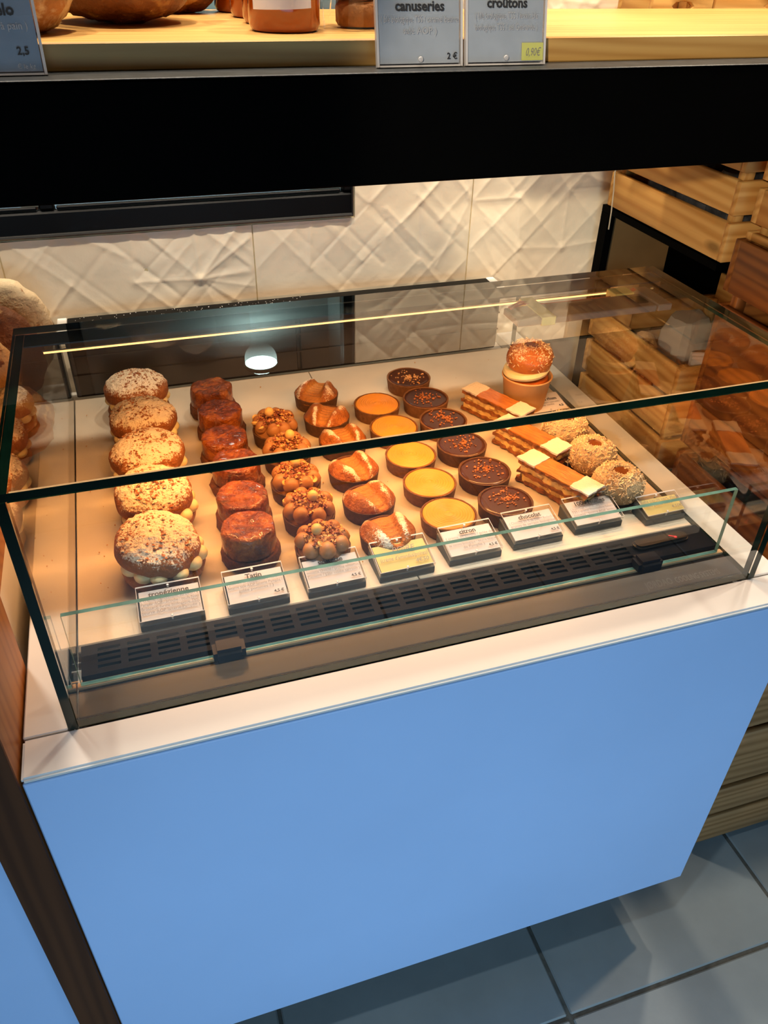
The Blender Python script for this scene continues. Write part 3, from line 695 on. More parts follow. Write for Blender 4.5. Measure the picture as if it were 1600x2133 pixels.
stood('country_loaf', 'dark brown loaf leaning just in front of the pale floured one', (-.355, 1.950, -.836), (.125, .044, .137), M['crust_dark'], 22, .12, .15)
stood('country_loaf', 'dark loaf with cracked flour patches, third from the wall', (-.385, 1.845, -.842), (.110, .042, .130), M['crust_dark'], 23, .14, .62)
stood('country_loaf', 'deep brown loaf half cut off at the left edge', (-.500, 1.735, -.854), (.105, .044, .120), M['crust_dark'], 24, .12, .3)
stood('country_loaf', 'orange lit crackled loaf seen through the left side glass', (-.300, 1.715, -.897), (.082, .078, .076), M['crust_orange_lit'], 25, .05, .4)
stood('country_loaf', 'dark crackled loaf lying low nearest the side glass', (-.435, 1.60, -.900), (.085, .062, .074), M['crust_dark'], 26, .1, .3)

# ================================================================== RIGHT SIDE: rack and crates
rk = thing('storage_rack', 'black steel rack with brown back board holding the wooden crates', 'rack', (1.7, 2.0, -2.30))
RO = (-1.7, -2.0, 2.30)
rp = lambda n, mb, mat, **k: obj(n, mb, rk, RO, mat=mat, **k)
rp('post', MB().box(1.372, 1.396, 2.075, 2.115, -2.30, -.655), M['black_steel'])
rp('post', MB().box(2.26, 2.30, 2.075, 2.115, -2.30, -.655), M['black_steel'])
rp('post', MB().box(2.26, 2.30, 1.555, 1.60, -2.30, -.655), M['black_steel'])
rp('shelf_plate', MB().box(1.372, 2.30, 1.575, 2.115, -.654, -.636), M['black_steel'])
rp('back_board', MB().box(1.40, 1.64, 2.117, 2.13, -1.6, -.655), M['card_brown'])
rp('back_board', MB().box(1.645, 2.28, 2.117, 2.13, -2.2, -.655), M['black_steel'])
_bmesh = {}
def board(L, T, H, mat, notch=None, hole=None):
    k = (round(L, 4), T, round(H, 4), mat.name, notch, hole)
    if k in _bmesh: return _bmesh[k]
    if notch:
        a, b, d = notch; q = .012
        poly = [(-L/2, -H/2), (a, -H/2), (a+d*.6, -H/2+d), (b-d*.6, -H/2+d), (b, -H/2), (L/2, -H/2), (L/2, H/2), (-L/2, H/2)]
        mb = MB().prism(poly, -T/2, T/2)
    elif hole:
        # plate with an oval hand hole
        mb = MB(); n = 16; hx, hz = hole
        outer = [(-L/2, -H/2), (0, -H/2), (L/2, -H/2), (L/2, 0), (L/2, H/2), (0, H/2), (-L/2, H/2), (-L/2, 0)]
        ang = [math.atan2(z/H, x/L) for x, z in outer]
        inner = [(hx*math.cos(a), hz*math.sin(a)) for a in ang]
        for y in (-T/2, T/2):
            mb.v += [(x, y, z) for x, z in outer]+[(x, y, z) for x, z in inner]
        for i in range(8):
            j = (i+1) % 8
            mb.f += [(i, j, 8+j, 8+i), (16+i, 24+i, 24+j, 16+j), (i, 16+i, 16+j, j), (8+i, 8+j, 24+j, 24+i)]
        mb.mi = [0]*len(mb.f)
    else: mb = MB().box(-L/2, L/2, -T/2, T/2, -H/2, H/2)
    _bmesh[k] = mb.mesh('board', mat, .0018, seg=1, ang=50); return _bmesh[k]
def crate(name, label, x0, x1, y0, y1, levels, mat, group, notch=None, hole=None, far_top=None, skip_end=()):
    z0 = min(a for a, b in levels); z1 = max(b for a, b in levels)
    t = thing(name, label, 'crate', ((x0+x1)/2, (y0+y1)/2, z0), (0, 0, 0), group)
    cx, cy = (x0+x1)/2, (y0+y1)/2; T = .017; dx, dy = x1-x0, y1-y0
    for k, (a, b) in enumerate(levels):
        h = b-a; zc = (a+b)/2-z0
        for s in (-1, 1):
            bb = b if not (far_top and s > 0 and k == len(levels)-1) else far_top
            nt = notch[1] if notch and notch[0] == k and s < 0 else None
            obj('side_board', board(dy-2*T-.002, T, bb-a, mat, notch=nt), t, (s*(dx/2-T/2), 0, (a+bb)/2-z0), (0, 0, pi/2 if s > 0 else -pi/2))
            hl = hole[1] if hole and hole[0] == k and s < 0 else None
            obj('end_board', board(dx, T, h, mat, hole=hl), t, (0, s*(dy/2-T/2), zc))
    for sx in (-1, 1):
        for sy in (-1, 1):
            obj('corner_post', board(z1-z0-.006, .022, .030, mat), t, (sx*(dx/2-T-.0165), sy*(dy/2-T-.0125), (z1-z0)/2), (0, -pi/2, 0))
    n = 4; wdt = (dx-2*T-.004)/n
    for k in range(n):
        obj('base_board', board(dy-2*T-.004, wdt-.008, .010, mat), t, (-dx/2+T+.002+wdt*(k+.5), 0, .0055), (0, 0, pi/2))
    return t
P = M['pine']; B = M['pine_red']; Q = M['pine_dim']
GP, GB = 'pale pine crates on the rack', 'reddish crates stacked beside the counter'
crate('wooden_crate', 'pale pine crate with dark packages on the rack, above the right end of the case', 1.37, 1.83, 1.562, 2.092, [(-.630, -.539), (-.520, -.444), (-.424, -.352)], P, GP)
crate('wooden_crate', 'pine crate hidden behind the beam, above the crate of dark packages', 1.37, 1.83, 1.575, 2.085, [(-.345, -.275), (-.262, -.196)], P, GP)
crate('wooden_crate', 'pine crate with hand hole standing behind the oak shelf, left of two', 1.292, 1.462, 1.93, 2.085, [(-.1945, -.062), (-.054, .0)], P, GP, hole=(0, (.030, .011)))
crate('wooden_crate', 'pine crate standing behind the oak shelf at the far right', 1.468, 1.86, 1.93, 2.085, [(-.1945, -.062), (-.054, .0)], P, GP, hole=(0, (.05, .011)))
crate('wooden_crate', 'open pine crate behind the right case glass with white paper and bread inside', 1.37, 1.83, 1.60, 2.070, [(-1.262, -1.160), (-1.143, -1.040), (-1.022, -.935)], P, GP, hole=(1, (.020, .018)), far_top=-.86)
crate('wooden_crate', 'lower pine crate behind the right case glass, under the open one', 1.37, 1.83, 1.60, 2.070, [(-1.600, -1.500), (-1.485, -1.390), (-1.372, -1.280)], P, GP, hole=(2, (.020, .018)))
crate('wooden_crate', 'pine crate at floor level of the rack, hidden behind the counter', 1.37, 1.83, 1.60, 2.070, [(-2.05, -1.95), (-1.93, -1.82), (-1.80, -1.63)], P, GP)
crate('wooden_crate', 'pale pine crate topping the reddish stack at the right edge', 1.384, 1.84, 1.00, 1.520, [(-.559, -.541), (-.521, -.446), (-.428, -.352)], P, GP)
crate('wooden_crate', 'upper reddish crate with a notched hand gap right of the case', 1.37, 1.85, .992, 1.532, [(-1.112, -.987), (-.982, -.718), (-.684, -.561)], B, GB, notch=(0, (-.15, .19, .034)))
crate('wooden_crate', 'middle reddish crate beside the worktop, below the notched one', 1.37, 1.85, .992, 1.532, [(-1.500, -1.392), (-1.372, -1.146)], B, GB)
crate('wooden_crate', 'slatted pine crate with shade in its colour at the bottom right, above the floor', 1.37, 1.85, .992, 1.532, [(-2.245, -2.118), (-2.098, -1.975), (-1.952, -1.722), (-1.694, -1.512)], Q, 'slatted crates with shade in their colour')
dl_ = thing('crate_dolly', 'low dark dolly under the bottom right crate', 'dolly', (1.61, 1.262, -2.30))
obj('platform', MB().box(-.22, .22, -.25, .25, .030, .0535), dl_, (0, 0, 0), mat=M['kick'], bevel=.003)
for a in (-.19, .19):
    for b in (-.22, .22): obj('foot', MB().lathe([(0, 0), (.018, 0), (.02, .004), (.02, .029), (0, .029)], 16), dl_, (a, b, 0), mat=M['black_plastic'])
# things in the crates
rg = random.Random(9)
def pack(name, label, cat, loc, size, mat, seed, rotz=0, group=None, k=.010):
    mb = MB(); n = 7; sx, sy, sz = size
    prof = [(0, 0), (.9, 0), (1, .12), (1.02, .5), (.95, .85), (.7, 1), (0, 1.02)]
    mb.lathe([(r*.5, z) for r, z in prof], 20, None, 1, 1)
    vs = []
    for x, y, z in mb.v:
        q = max(abs(x), abs(y), 1e-6); rr = math.hypot(x, y); f = (rr/q)**.75 if rr > 1e-5 else 1
        X, Y, Z = x*f*sx, y*f*sy, z*sz; d = k*n3(X, Y, Z, 30, seed)
        vs.append((X+d, Y+d*.6, max(0, Z+(d if z > .3 else 0))))
    mb.v = vs; t = thing(name, label, cat, loc, (0, 0, rotz), group)
    obj('wrapping', mb, t, (0, 0, 0), mat=mat, ang=25); return t
for i, (x, y) in enumerate(((1.46, 1.67), (1.46, 1.80), (1.46, 1.93), (1.60, 1.70), (1.60, 1.86), (1.74, 1.72), (1.74, 1.90))):
    pack('dark_package', ('dark package in the near left corner of the upper pine crate', 'dark package in the middle of the upper pine crate, by its left boards', 'dark package at the back left of the upper pine crate, by the wall', 'dark package in the second column of the upper pine crate, front', 'dark package in the second column of the upper pine crate, back', 'dark package at the far right front of the upper pine crate', 'dark package at the far right back of the upper pine crate')[i], 'package', (x, y, -.618), (.11, .11, .17+.03*((i*7) % 3)), M['bag_dark'], i, .2*i, 'dark packages in the upper crate')
for i, (x, y) in enumerate(((1.50, 1.15), (1.66, 1.25), (1.50, 1.38))):
    pack('dark_package', ('dark package at the front of the crate topping the reddish stack', 'dark package in the middle of the crate topping the reddish stack', 'dark package at the rear of the crate topping the reddish stack')[i], 'package', (x, y, -.547), (.12, .12, .15), M['bag_dark'], 20+i, .3*i, 'dark packages in the top right crate')
pack('grey_package', 'grey white bundle lying in the open pine crate', 'package', (1.655, 1.955, -1.250), (.17, .12, .30), M['bag_white'], 31, .3)
loaf('small_loaf', 'dark crusty loaf lying in the open pine crate', (1.470, 1.91, -1.251), (.055, .055, .16), M['crust_dark'], 41, flat=.8)
pb = thing('paper_stack', 'stack of white paper sheets standing up in the open pine crate', 'paper', (1.545, 1.715, -1.250), (0, 0, -.35))
for k in range(7): obj('sheet', MB().box(-.050+.002*k, .050-.001*k, -.030+.0085*k, -.0275+.0085*k, 0, .285+.006*math.sin(k*2.1)), pb, (0, 0, 0), mat=M['paper'], smooth=False)
pack('clear_bag', 'crumpled clear bag sticking up beside the white paper stack', 'bag', (1.655, 1.80, -1.250), (.08, .08, .36), M['film'], 35, .3, k=.03)
kb = thing('kraft_bag', 'folded golden kraft bag poking up behind the case corner', 'paper bag', (1.435, 2.015, -1.250), (0, 0, .2))
km = MB(); km.add([(-.04, -.012, 0), (.04, -.012, 0), (.04, .012, 0), (-.04, .012, 0), (-.045, -.014, .40), (.045, -.014, .40), (.045, .014, .40), (-.045, .014, .40), (-.012, 0, .437), (.010, 0, .437)],
  [(0, 3, 2, 1), (0, 1, 5, 4), (1, 2, 6, 5), (2, 3, 7, 6), (3, 0, 4, 7), (4, 5, 9, 8), (6, 7, 8, 9), (5, 6, 9), (7, 4, 8)])
obj('paper', km, kb, (0, 0, 0), mat=M['kraft'], smooth=False)
cdx = MB().tube([(1.3670-.0, 2.070, -.520), (1.360, 2.065, -.535), (1.357, 2.05, -.58), (1.359, 2.045, -.64), (1.364, 2.05, -.69)], .0020, 6)
o = obj('cord', cdx, None, O0, mat=M['cord']); tag(o, 'thin pale cord hanging from the corner of the upper pine crate', 'cord')
st = obj('sticker', MB().box(1.7945, 1.7955, 1.84, 1.90, -.915, -.885), None, O0, mat=M['paper'], smooth=False); tag(st, 'small white sticker inside the open pine crate', 'sticker')

# ================================================================== PASTRIES (deck surface at z = -.9965)
ZD = -.9962
def ordinal(k, n): return ('rearmost in its row', 'second from the back', 'third from the back', 'fourth from the back', 'fifth from the back', 'sixth from the back')[k] if k < n-1 else 'nearest the front glass'
# --- cream-filled sugared brioches
def brioche(k, x, y, R, tilt, off, label):
    rng = random.Random(100+k); t = thing('cream_brioche', label, 'brioche', (x, y, ZD), (0, 0, 0), 'cream filled brioches in the left row')
    b = R*.98
    prof = [(0, 0), (b*.55, 0), (b*.82, .002), (b*.97, .011), (b, .020), (b*.95, .029), (b*.8, .033), (0, .033)]
    obj('bottom_bun', MB().lathe(prof, 44, lambda px, py, pz, th: .0035*n3(px, py, pz, 28, k)+.002*n3(px, py, pz, 70, k), dust=lambda px, py, pz, nz: .30+.35*max(0, nz)*(px > 0)), t, (off[0]*.4, off[1]*.4, 0), mat=M['bun_low'], ang=80)
    cm = MB(); n = 12
    Rt = Matrix.Rotation(tilt[0], 3, 'X') @ Matrix.Rotation(tilt[1], 3, 'Y')
    cc = MB()
    cc.lathe([(0, .030), (R*.80, .030), (R*.82, .042), (R*.78, .052), (0, .052)], 36)
    obj('cream_filling', cc, t, (0, 0, 0), mat=M['cream'])
    for i in range(n):
        a = 2*pi*i/n+rng.uniform(-.06, .06)+k; rr = R*.80
        r = .0185*rng.uniform(.92, 1.08)
        mb = MB().lathe([(r*math.sin(pi*q/9), -r*.78*math.cos(pi*q/9)) for q in range(10)], 14)
        obj('cream_dollop', mb, t, (rr*math.cos(a), rr*math.sin(a), .0415+rng.uniform(-.002, .002)), mat=M['cream'])
    H = .043; prof = []
    for q in range(31):
        ph = q/30*pi*.5; prof.append((R*1.0*math.sin(ph)**.92, H*math.cos(ph)**.85))
    prof += [(R*1.005, -.006), (R*.97, -.012), (R*.85, -.013), (0, -.013)]
    top = MB().lathe(prof, 80, lambda px, py, pz, th: (.0035*n3(px, py, pz, 26, k)+(.0026*n3(px, py, pz, 75, k+9)+.0030*max(0, n3(px, py, pz, 120, k+3)))*min(1, max(0, pz)/.012)),
        dust=lambda px, py, pz, nz: .10+.58*min(1, max(0, pz-.003)/.026)+.10*n3(px, py, pz, 30, k))
    for _ in range(230):
        a = rng.uniform(0, 6.28); q = R*math.sqrt(rng.random())*.90; z = H*max(0, 1-(q/R)**2.1)**.5
        i0 = len(top.v); top.chunk((q*math.cos(a), q*math.sin(a), z+.001), rng.uniform(.0018, .0058), rng, 0, .55)
        top.a['dust'].update({i: rng.uniform(.2, .7) for i in range(i0, len(top.v))})
    o = obj('top_bun', top, t, (off[0]-.0, off[1], .0635), mat=M['bun'], ang=85); o.rotation_euler = Rt.to_euler()
    return t
BL = ['sugar dusted cream brioche at the back, whitest of the left row', 'sugar dusted cream brioche, second from the back of the left row', 'cream brioche, third of five in the left row, with crumbs at its left',
      'lopsided cream brioche with its base sticking out, second from the front glass', 'largest cream brioche with piped cream showing, right behind its price card']
for k, (x, y, R, tilt, off) in enumerate(((-.032, 1.872, .077, (-.03, .02), (0, 0)), (-.026, 1.712, .077, (.04, .0), (0, 0)), (-.028, 1.552, .080, (.06, -.04), (0, 0)), (-.022, 1.382, .077, (.16, .02), (-.006, .010)), (-.026, 1.221, .079, (.10, .14), (-.008, .004)))):
    brioche(k, x, y, R, tilt, off, BL[k])
# --- caramelised apple cylinders on biscuit
for k, (x, y) in enumerate(((.147, 1.822), (.150, 1.703), (.143, 1.579), (.150, 1.463), (.143, 1.336), (.137, 1.221))):
    rng = random.Random(200+k)
    lb = 'caramelised apple tart, '+('pale and rough topped, rearmost in its row', 'second from the back of the apple row', 'third from the back of the apple row', 'bright orange, just under the glass edge', 'second from the front glass, glossy', 'darkest and nearest its price card')[k]
    t = thing('apple_tart', lb, 'tart', (x, y, ZD), (0, 0, rng.uniform(0, 6)), 'caramelised apple tarts')
    r = .058
    obj('biscuit_base', MB().lathe([(0, 0), (r*.93, 0), (r*.99, .004), (r, .020), (r*.96, .027), (0, .027)], 44, lambda px, py, pz, th: .003*n3(px, py, pz, 40, k)+.0025*n3(px, py, pz, 110, k)), t, (0, 0, 0), mat=M['biscuit'], ang=70)
    a = .0525; hh = (.046, .046, .044, .046, .046, .050)[k]
    prof = [(0, 0), (a*.98, 0), (a, .006), (a*.99, hh*.6), (a*.985, hh*.9), (a*.94, hh)]+[(a*.94*(1-q/10), hh+.001) for q in range(1, 11)]
    ax, ay = rng.uniform(-.002, .002), rng.uniform(-.002, .002)
    obj('apple_top', MB().lathe(prof, 56, lambda px, py, pz, th: (.0022 if k else .0040)*n3(px, py, pz, 40, k+50)*(1.2 if pz > hh*.7 else .5)+(.0026*n3(px, py, pz, 100, k) if pz > hh*.8 else .0007*n3(px, py, pz, 95, k))), t, (ax, ay, .0275), mat=M['apple'], ang=60).rotation_euler = (rng.uniform(-.03, .03), rng.uniform(-.03, .03), 0)
def shell_mb(r, h, k, depth=.006, wall=.0045):
    return MB().lathe([(0, 0), (r*.90, 0), (r*.935, .003), (r*.995, h*.92), (r, h), (r-wall*.5, h+.0012), (r-wall, h), (r-wall-.001, h-depth), (0, h-depth)], 56, lambda x, y, z, th: .0008*n3(x, y, z, 120, k)+.0006*n3(x, y, z, 40, k))
# --- hazelnut praline tarts
for k, (x, y) in enumerate(((.271, 1.640), (.274, 1.520), (.268, 1.402), (.270, 1.288), (.270, 1.172))):
    rng = random.Random(300+k)
    lb = 'hazelnut praline tart with piped tan cream, '+('rearmost of five', 'second from the back', 'middle of five, just below the glass edge', 'second from the front glass', 'nearest its price card')[k]
    t = thing('praline_tart', lb, 'tart', (x, y, ZD), (0, 0, rng.uniform(0, 6)), 'hazelnut praline tarts')
    r = .0545
    obj('tart_shell', shell_mb(r, .034, k, .004), t, (0, 0, 0), mat=M['shell_dark'])
    obj('praline_filling', MB().lathe([(r*.90, .0305), (r*.90, .034), (r*.7, .050), (0, .058)][::-1]+[(0, .0305)], 30), t, (0, 0, 0), mat=M['praline'])
    for i in range(8):
        a = 2*pi*i/8+rng.uniform(-.1, .1); q = .0172*rng.uniform(.92, 1.1)
        mb = MB().lathe([(q*math.sin(pi*w/10)*(1 if w < 6 else .93), -q*1.05*math.cos(pi*w/10)) for w in range(11)], 18, lambda px, py, pz, th: .0012*n3(px, py, pz, 60, i+k))
        obj('cream_dollop', mb, t, (r*.70*math.cos(a), r*.70*math.sin(a), .0505+rng.uniform(-.002, .003)), mat=M['praline'])
    mb = MB(); mb2 = MB()
    for i in range(270):
        a = rng.uniform(0, 6.28); q = r*.80*math.sqrt(rng.random()); z = .0705-.006*(q/(r*.7))**4+rng.uniform(-.003, .0030)
        (mb if rng.random() < .42 else mb2).chunk((q*math.cos(a), q*math.sin(a), z), rng.uniform(.0018, .0052), rng, 0, .75)
    o = obj('chopped_nuts', mb, t, (0, 0, 0), mat=M['nut'], smooth=False); o['kind'] = 'stuff'
    o = obj('caramel_nuts', mb2, t, (0, 0, 0), mat=M['nut_dark'], smooth=False); o['kind'] = 'stuff'
    ha = rng.uniform(0, 6.28)
    obj('hazelnut', MB().lathe([(.0112*math.sin(pi*w/9), -.0118*math.cos(pi*w/9)) for w in range(10)], 16), t, (.012*math.cos(ha), .012*math.sin(ha), .0805), mat=M['hazel'])
    for i in range(6):
        a = rng.uniform(0, 6.28); q = r*rng.uniform(.5, .9)
        o = obj('half_hazelnut', MB().lathe([(0, -.004), (.005, -.003), (.0085, .001), (.0075, .004), (.004, .002), (0, .001)], 12), t, (q*math.cos(a), q*math.sin(a), .0660-.014*(q/r)**2), mat=M['hazel']); o.rotation_euler = (rng.uniform(-.6, .6), rng.uniform(-.6, .6), 0)
# --- pear frangipane tarts
def pear_top(r, k, deep):
    mb = MB(); nr, ns = 30, 88; idx = {}; dust = {}; pear = {}
    for i in range(nr+1):
        for j in range(ns if i else 1):
            q = i/nr; th = 2*pi*j/ns; x, y = r*q*math.cos(th), r*q*math.sin(th)
            base = .020*(1-q**3.2)+.0025*n3(x, y, 0, 34, k)
            w = .37+.15*(y/r)+.06*n3(x, y, 3, 20, k)          # half-width of the pear fan
            s = abs(x/r)/w; inp = max(0, min(1, (1.2-s)/.55))*max(0, min(1, (y/r+.98)/.20))
            inp = inp*inp*(3-2*inp)
            lobe = .0090*math.exp(-((s-1.6)/.8)**2)*(1-max(0, (q-.80)/.20)**2)
            valley = -.010*deep*inp*(1-.3*q)
            rip = .0024*inp*(abs(((y/r*4.6+.35*(x/r)**2+.2*n3(x, y, 1, 18, k)) % 1)-.5)*2-.5)
            z = base+lobe+valley+rip+((.0016*n3(x, y, 5, 100, k)+.0022*n3(x, y, 7, 48, k))*(1-inp))
            if q > .97: z = min(z, .004)
            idx[i, j] = len(mb.v); mb.v.append((x, y, z)); pear[idx[i, j]] = inp
            dust[idx[i, j]] = max(0, min(.78, .66*math.exp(-((s-1.45)/.55)**2)+.12*max(0, q-.6)+.60*n3(x, y, 2, 44, k)-.10))*(1-inp)
    for j in range(ns): mb.f.append((idx[0, 0], idx[1, j], idx[1, (j+1) % ns]))
    for i in range(1, nr):
        for j in range(ns): mb.f.append((idx[i, j], idx[i+1, j], idx[i+1, (j+1) % ns], idx[i, (j+1) % ns]))
    b = len(mb.v)
    for j in range(ns): mb.v.append((r*.98*math.cos(2*pi*j/ns), r*.98*math.sin(2*pi*j/ns), -.003))
    for j in range(ns): mb.f.append((idx[nr, j], b+j, b+(j+1) % ns, idx[nr, (j+1) % ns]))
    mb.f.append(tuple(b+j for j in range(ns-1, -1, -1)))
    mb.mi = [0]*len(mb.f); mb.a['dust'] = dust; mb.a['pear'] = pear; return mb
for k, (x, y, rot) in enumerate(((.408, 1.790, 2.6), (.404, 1.665, -.5), (.413, 1.549, .15), (.403, 1.421, .25), (.402, 1.299, .35), (.405, 1.180, .12))):
    lb = 'golden pear almond tart, '+('rearmost in its row, palest pear', 'second from the back', 'third from the back, sugared on one side', 'just below the glass edge', 'second from the front glass', 'nearest the yellow handwritten card')[k]
    t = thing('pear_tart', lb, 'tart', (x, y, ZD), (0, 0, rot), 'pear almond tarts'); r = .0565
    obj('tart_shell', shell_mb(r, .034, k+20, .004), t, (0, 0, 0), mat=M['shell_dark'])
    obj('pear_top', pear_top(r*.985, k, 1.2), t, (0, 0, .0345), mat=M['pear'], ang=80)
# --- lemon and chocolate tarts
for k, (x, y) in enumerate(((.543, 1.695), (.548, 1.573), (.546, 1.443), (.548, 1.324), (.545, 1.204))):
    lb = 'yellow lemon tart with smooth swirled top, '+('rearmost of five', 'second from the back', 'middle of five, below the glass edge', 'second from the front glass', 'nearest its price card')[k]
    t = thing('lemon_tart', lb, 'tart', (x, y, ZD), (0, 0, k*1.3), 'yellow lemon tarts'); r = .0590
    obj('tart_shell', shell_mb(r, .033, k+40, .006, .0035), t, (0, 0, 0), mat=M['shell'])
    prof = [(0, .0062), (.0025, .0045), (.006, .0030)]+[(.006+(r-.0115)*q/40, .0030-.0012*(q/40)**2+.0009*math.cos(q*1.35)) for q in range(1, 41)]+[(r-.0042, -.0012), (r-.006, -.004), (0, -.004)]
    obj('lemon_curd', MB().lathe(prof, 60, lambda px, py, pz, th: .0006*n3(px, py, pz, 30, k)), t, (0, 0, .0325), mat=M['lemon'], ang=70)
for k, (x, y) in enumerate(((.669, 1.812), (.673, 1.690), (.676, 1.572), (.676, 1.453), (.681, 1.331), (.677, 1.211))):
    rng = random.Random(400+k)
    lb = 'dark chocolate tart with cocoa nibs, '+('rearmost in its row, palest nibs', 'second from the back', 'third from the back', 'just below the glass edge', 'second from the front glass', 'nearest the chocolate price card')[k]
    t = thing('chocolate_tart', lb, 'tart', (x, y, ZD), (0, 0, k*.9), 'dark chocolate tarts'); r = .0590
    obj('tart_shell', shell_mb(r, .034, k+60, .006, .0045), t, (0, 0, 0), mat=M['shell'] if k < 3 else M['shell_dark'])
    obj('chocolate_filling', MB().lathe([(0, .0018)]+[((r-.006)*q/8, .0018-.0006*(q/8)**2) for q in range(1, 9)]+[(r-.0048, -.001), (r-.006, -.004), (0, -.004)], 56), t, (0, 0, .0325), mat=M['choc'], ang=70)
    mb = MB()
    cx0, cy0 = rng.uniform(-.008, .008), rng.uniform(-.006, .006)
    for i in range(78):
        a = rng.uniform(0, 6.28); q = abs(rng.gauss(0, .022)) if rng.random() < .7 else rng.uniform(0, .046)
        px, py = cx0+q*math.cos(a), cy0+q*math.sin(a)
        if math.hypot(px, py) < r-.010: mb.chunk((px, py, .0355), rng.uniform(.0020, .0041), rng, 0, .8)
    o = obj('cocoa_nibs', mb, t, (0, 0, 0), mat=M['nut'] if k == 0 else M['nib'], smooth=False); o['kind'] = 'stuff'
# --- layered puff pastry slices
def wavy_box(L, Wd, z0, z1, seed, amp, nx=22, ny=6, edge=0.):
    """slab with ragged edges"""
    mb = MB(); q = {}
    for s, zz in ((0, z0), (1, z1)):
        for i in range(nx+1):
            for j in range(ny+1):
                x, y = -L/2+L*i/nx, -Wd/2+Wd*j/ny
                ex = (1 if i in (0, nx) else 0); ey = (1 if j in (0, ny) else 0)
                x += edge*ex*n3(x, y, zz, 90, seed)*(1 if i else -1); y += edge*ey*n3(x, y, zz, 80, seed+3)
                q[s, i, j] = len(mb.v); mb.v.append((x, y, zz+amp*n3(x, y, zz, 45, seed)))
    for i in range(nx):
        for j in range(ny):
            mb.f += [(q[0, i, j], q[0, i, j+1], q[0, i+1, j+1], q[0, i+1, j]), (q[1, i, j], q[1, i+1, j], q[1, i+1, j+1], q[1, i, j+1])]
        mb.f += [(q[0, i, 0], q[0, i+1, 0], q[1, i+1, 0], q[1, i, 0]), (q[0, i, ny], q[1, i, ny], q[1, i+1, ny], q[0, i+1, ny])]
    for j in range(ny):
        mb.f += [(q[0, 0, j], q[1, 0, j], q[1, 0, j+1], q[0, 0, j+1]), (q[0, nx, j], q[0, nx, j+1], q[1, nx, j+1], q[1, nx, j])]
    mb.mi = [0]*len(mb.f); return mb
for k, (x, y, rot) in enumerate(((.829, 1.592, -64), (.834, 1.412, -66), (.820, 1.248, -66))):
    rng = random.Random(500+k)
    lb = ('rearmost layered puff pastry slice with sugared ends, beside the rum baba card', 'middle layered puff pastry slice lying partly under the glass edge', 'front layered puff pastry slice with sugared ends, behind its price card')[k]
    t = thing('puff_pastry_slice', lb, 'pastry', (x, y, ZD), (0, 0, math.radians(rot)), 'layered puff pastry slices')
    L, Wd = .186, .054
    for z, hgt in ((.0030, .008), (.0250, .007), (.0485, .008)):
        obj('pastry_layer', wavy_box(L+.004, Wd+.002, z, z+hgt, 10*k+int(z*1000), .0016, 40, 8, .005), t, (0, 0, 0), mat=M['feuille'], ang=30)
    for z in (.0170, .0400):
        n = 5
        obj('cream_layer', wavy_box(L-.010, Wd-.006, z-.0078, z+.0078, 90+k*7+int(z*900), .0008, 44, 6, .007), t, (0, 0, 0), mat=M['vanilla'], ang=60)
        for i in range(n):
            for s in (-1, 1):
                q = .0185*rng.uniform(.85, 1.1)
                mb = MB().lathe([(q*math.sin(pi*w/8), -.0086*math.cos(pi*w/8)) for w in range(9)], 14, lambda px, py, pz, th: .0014*n3(px, py, pz, 70, i+k), 1, .9)
                obj('cream_dollop', mb, t, (-L/2+.020+(L-.040)*i/(n-1)+rng.uniform(-.004, .004), s*(Wd/2-.0185+rng.uniform(-.0015, .001)), z), mat=M['vanilla'])
    e = .044
    obj('caramel_top', wavy_box(L-2*e, Wd+.001, .0568, .0596, 10*k+4, .0010, 20, 8, .002), t, (0, 0, 0), mat=M['caramel_top'], ang=60)
    for s in (-1, 1):
        mb = wavy_box(e+.004, Wd+.003, .0568, .0612, 10*k+6+s, .0012, 14, 10, .003); mb.a['dust'] = {i: .62 for i in range(len(mb.v))}
        obj('sugared_end', mb, t, (s*(L/2-e/2+.002), 0, 0), mat=M['sugar'], ang=60)
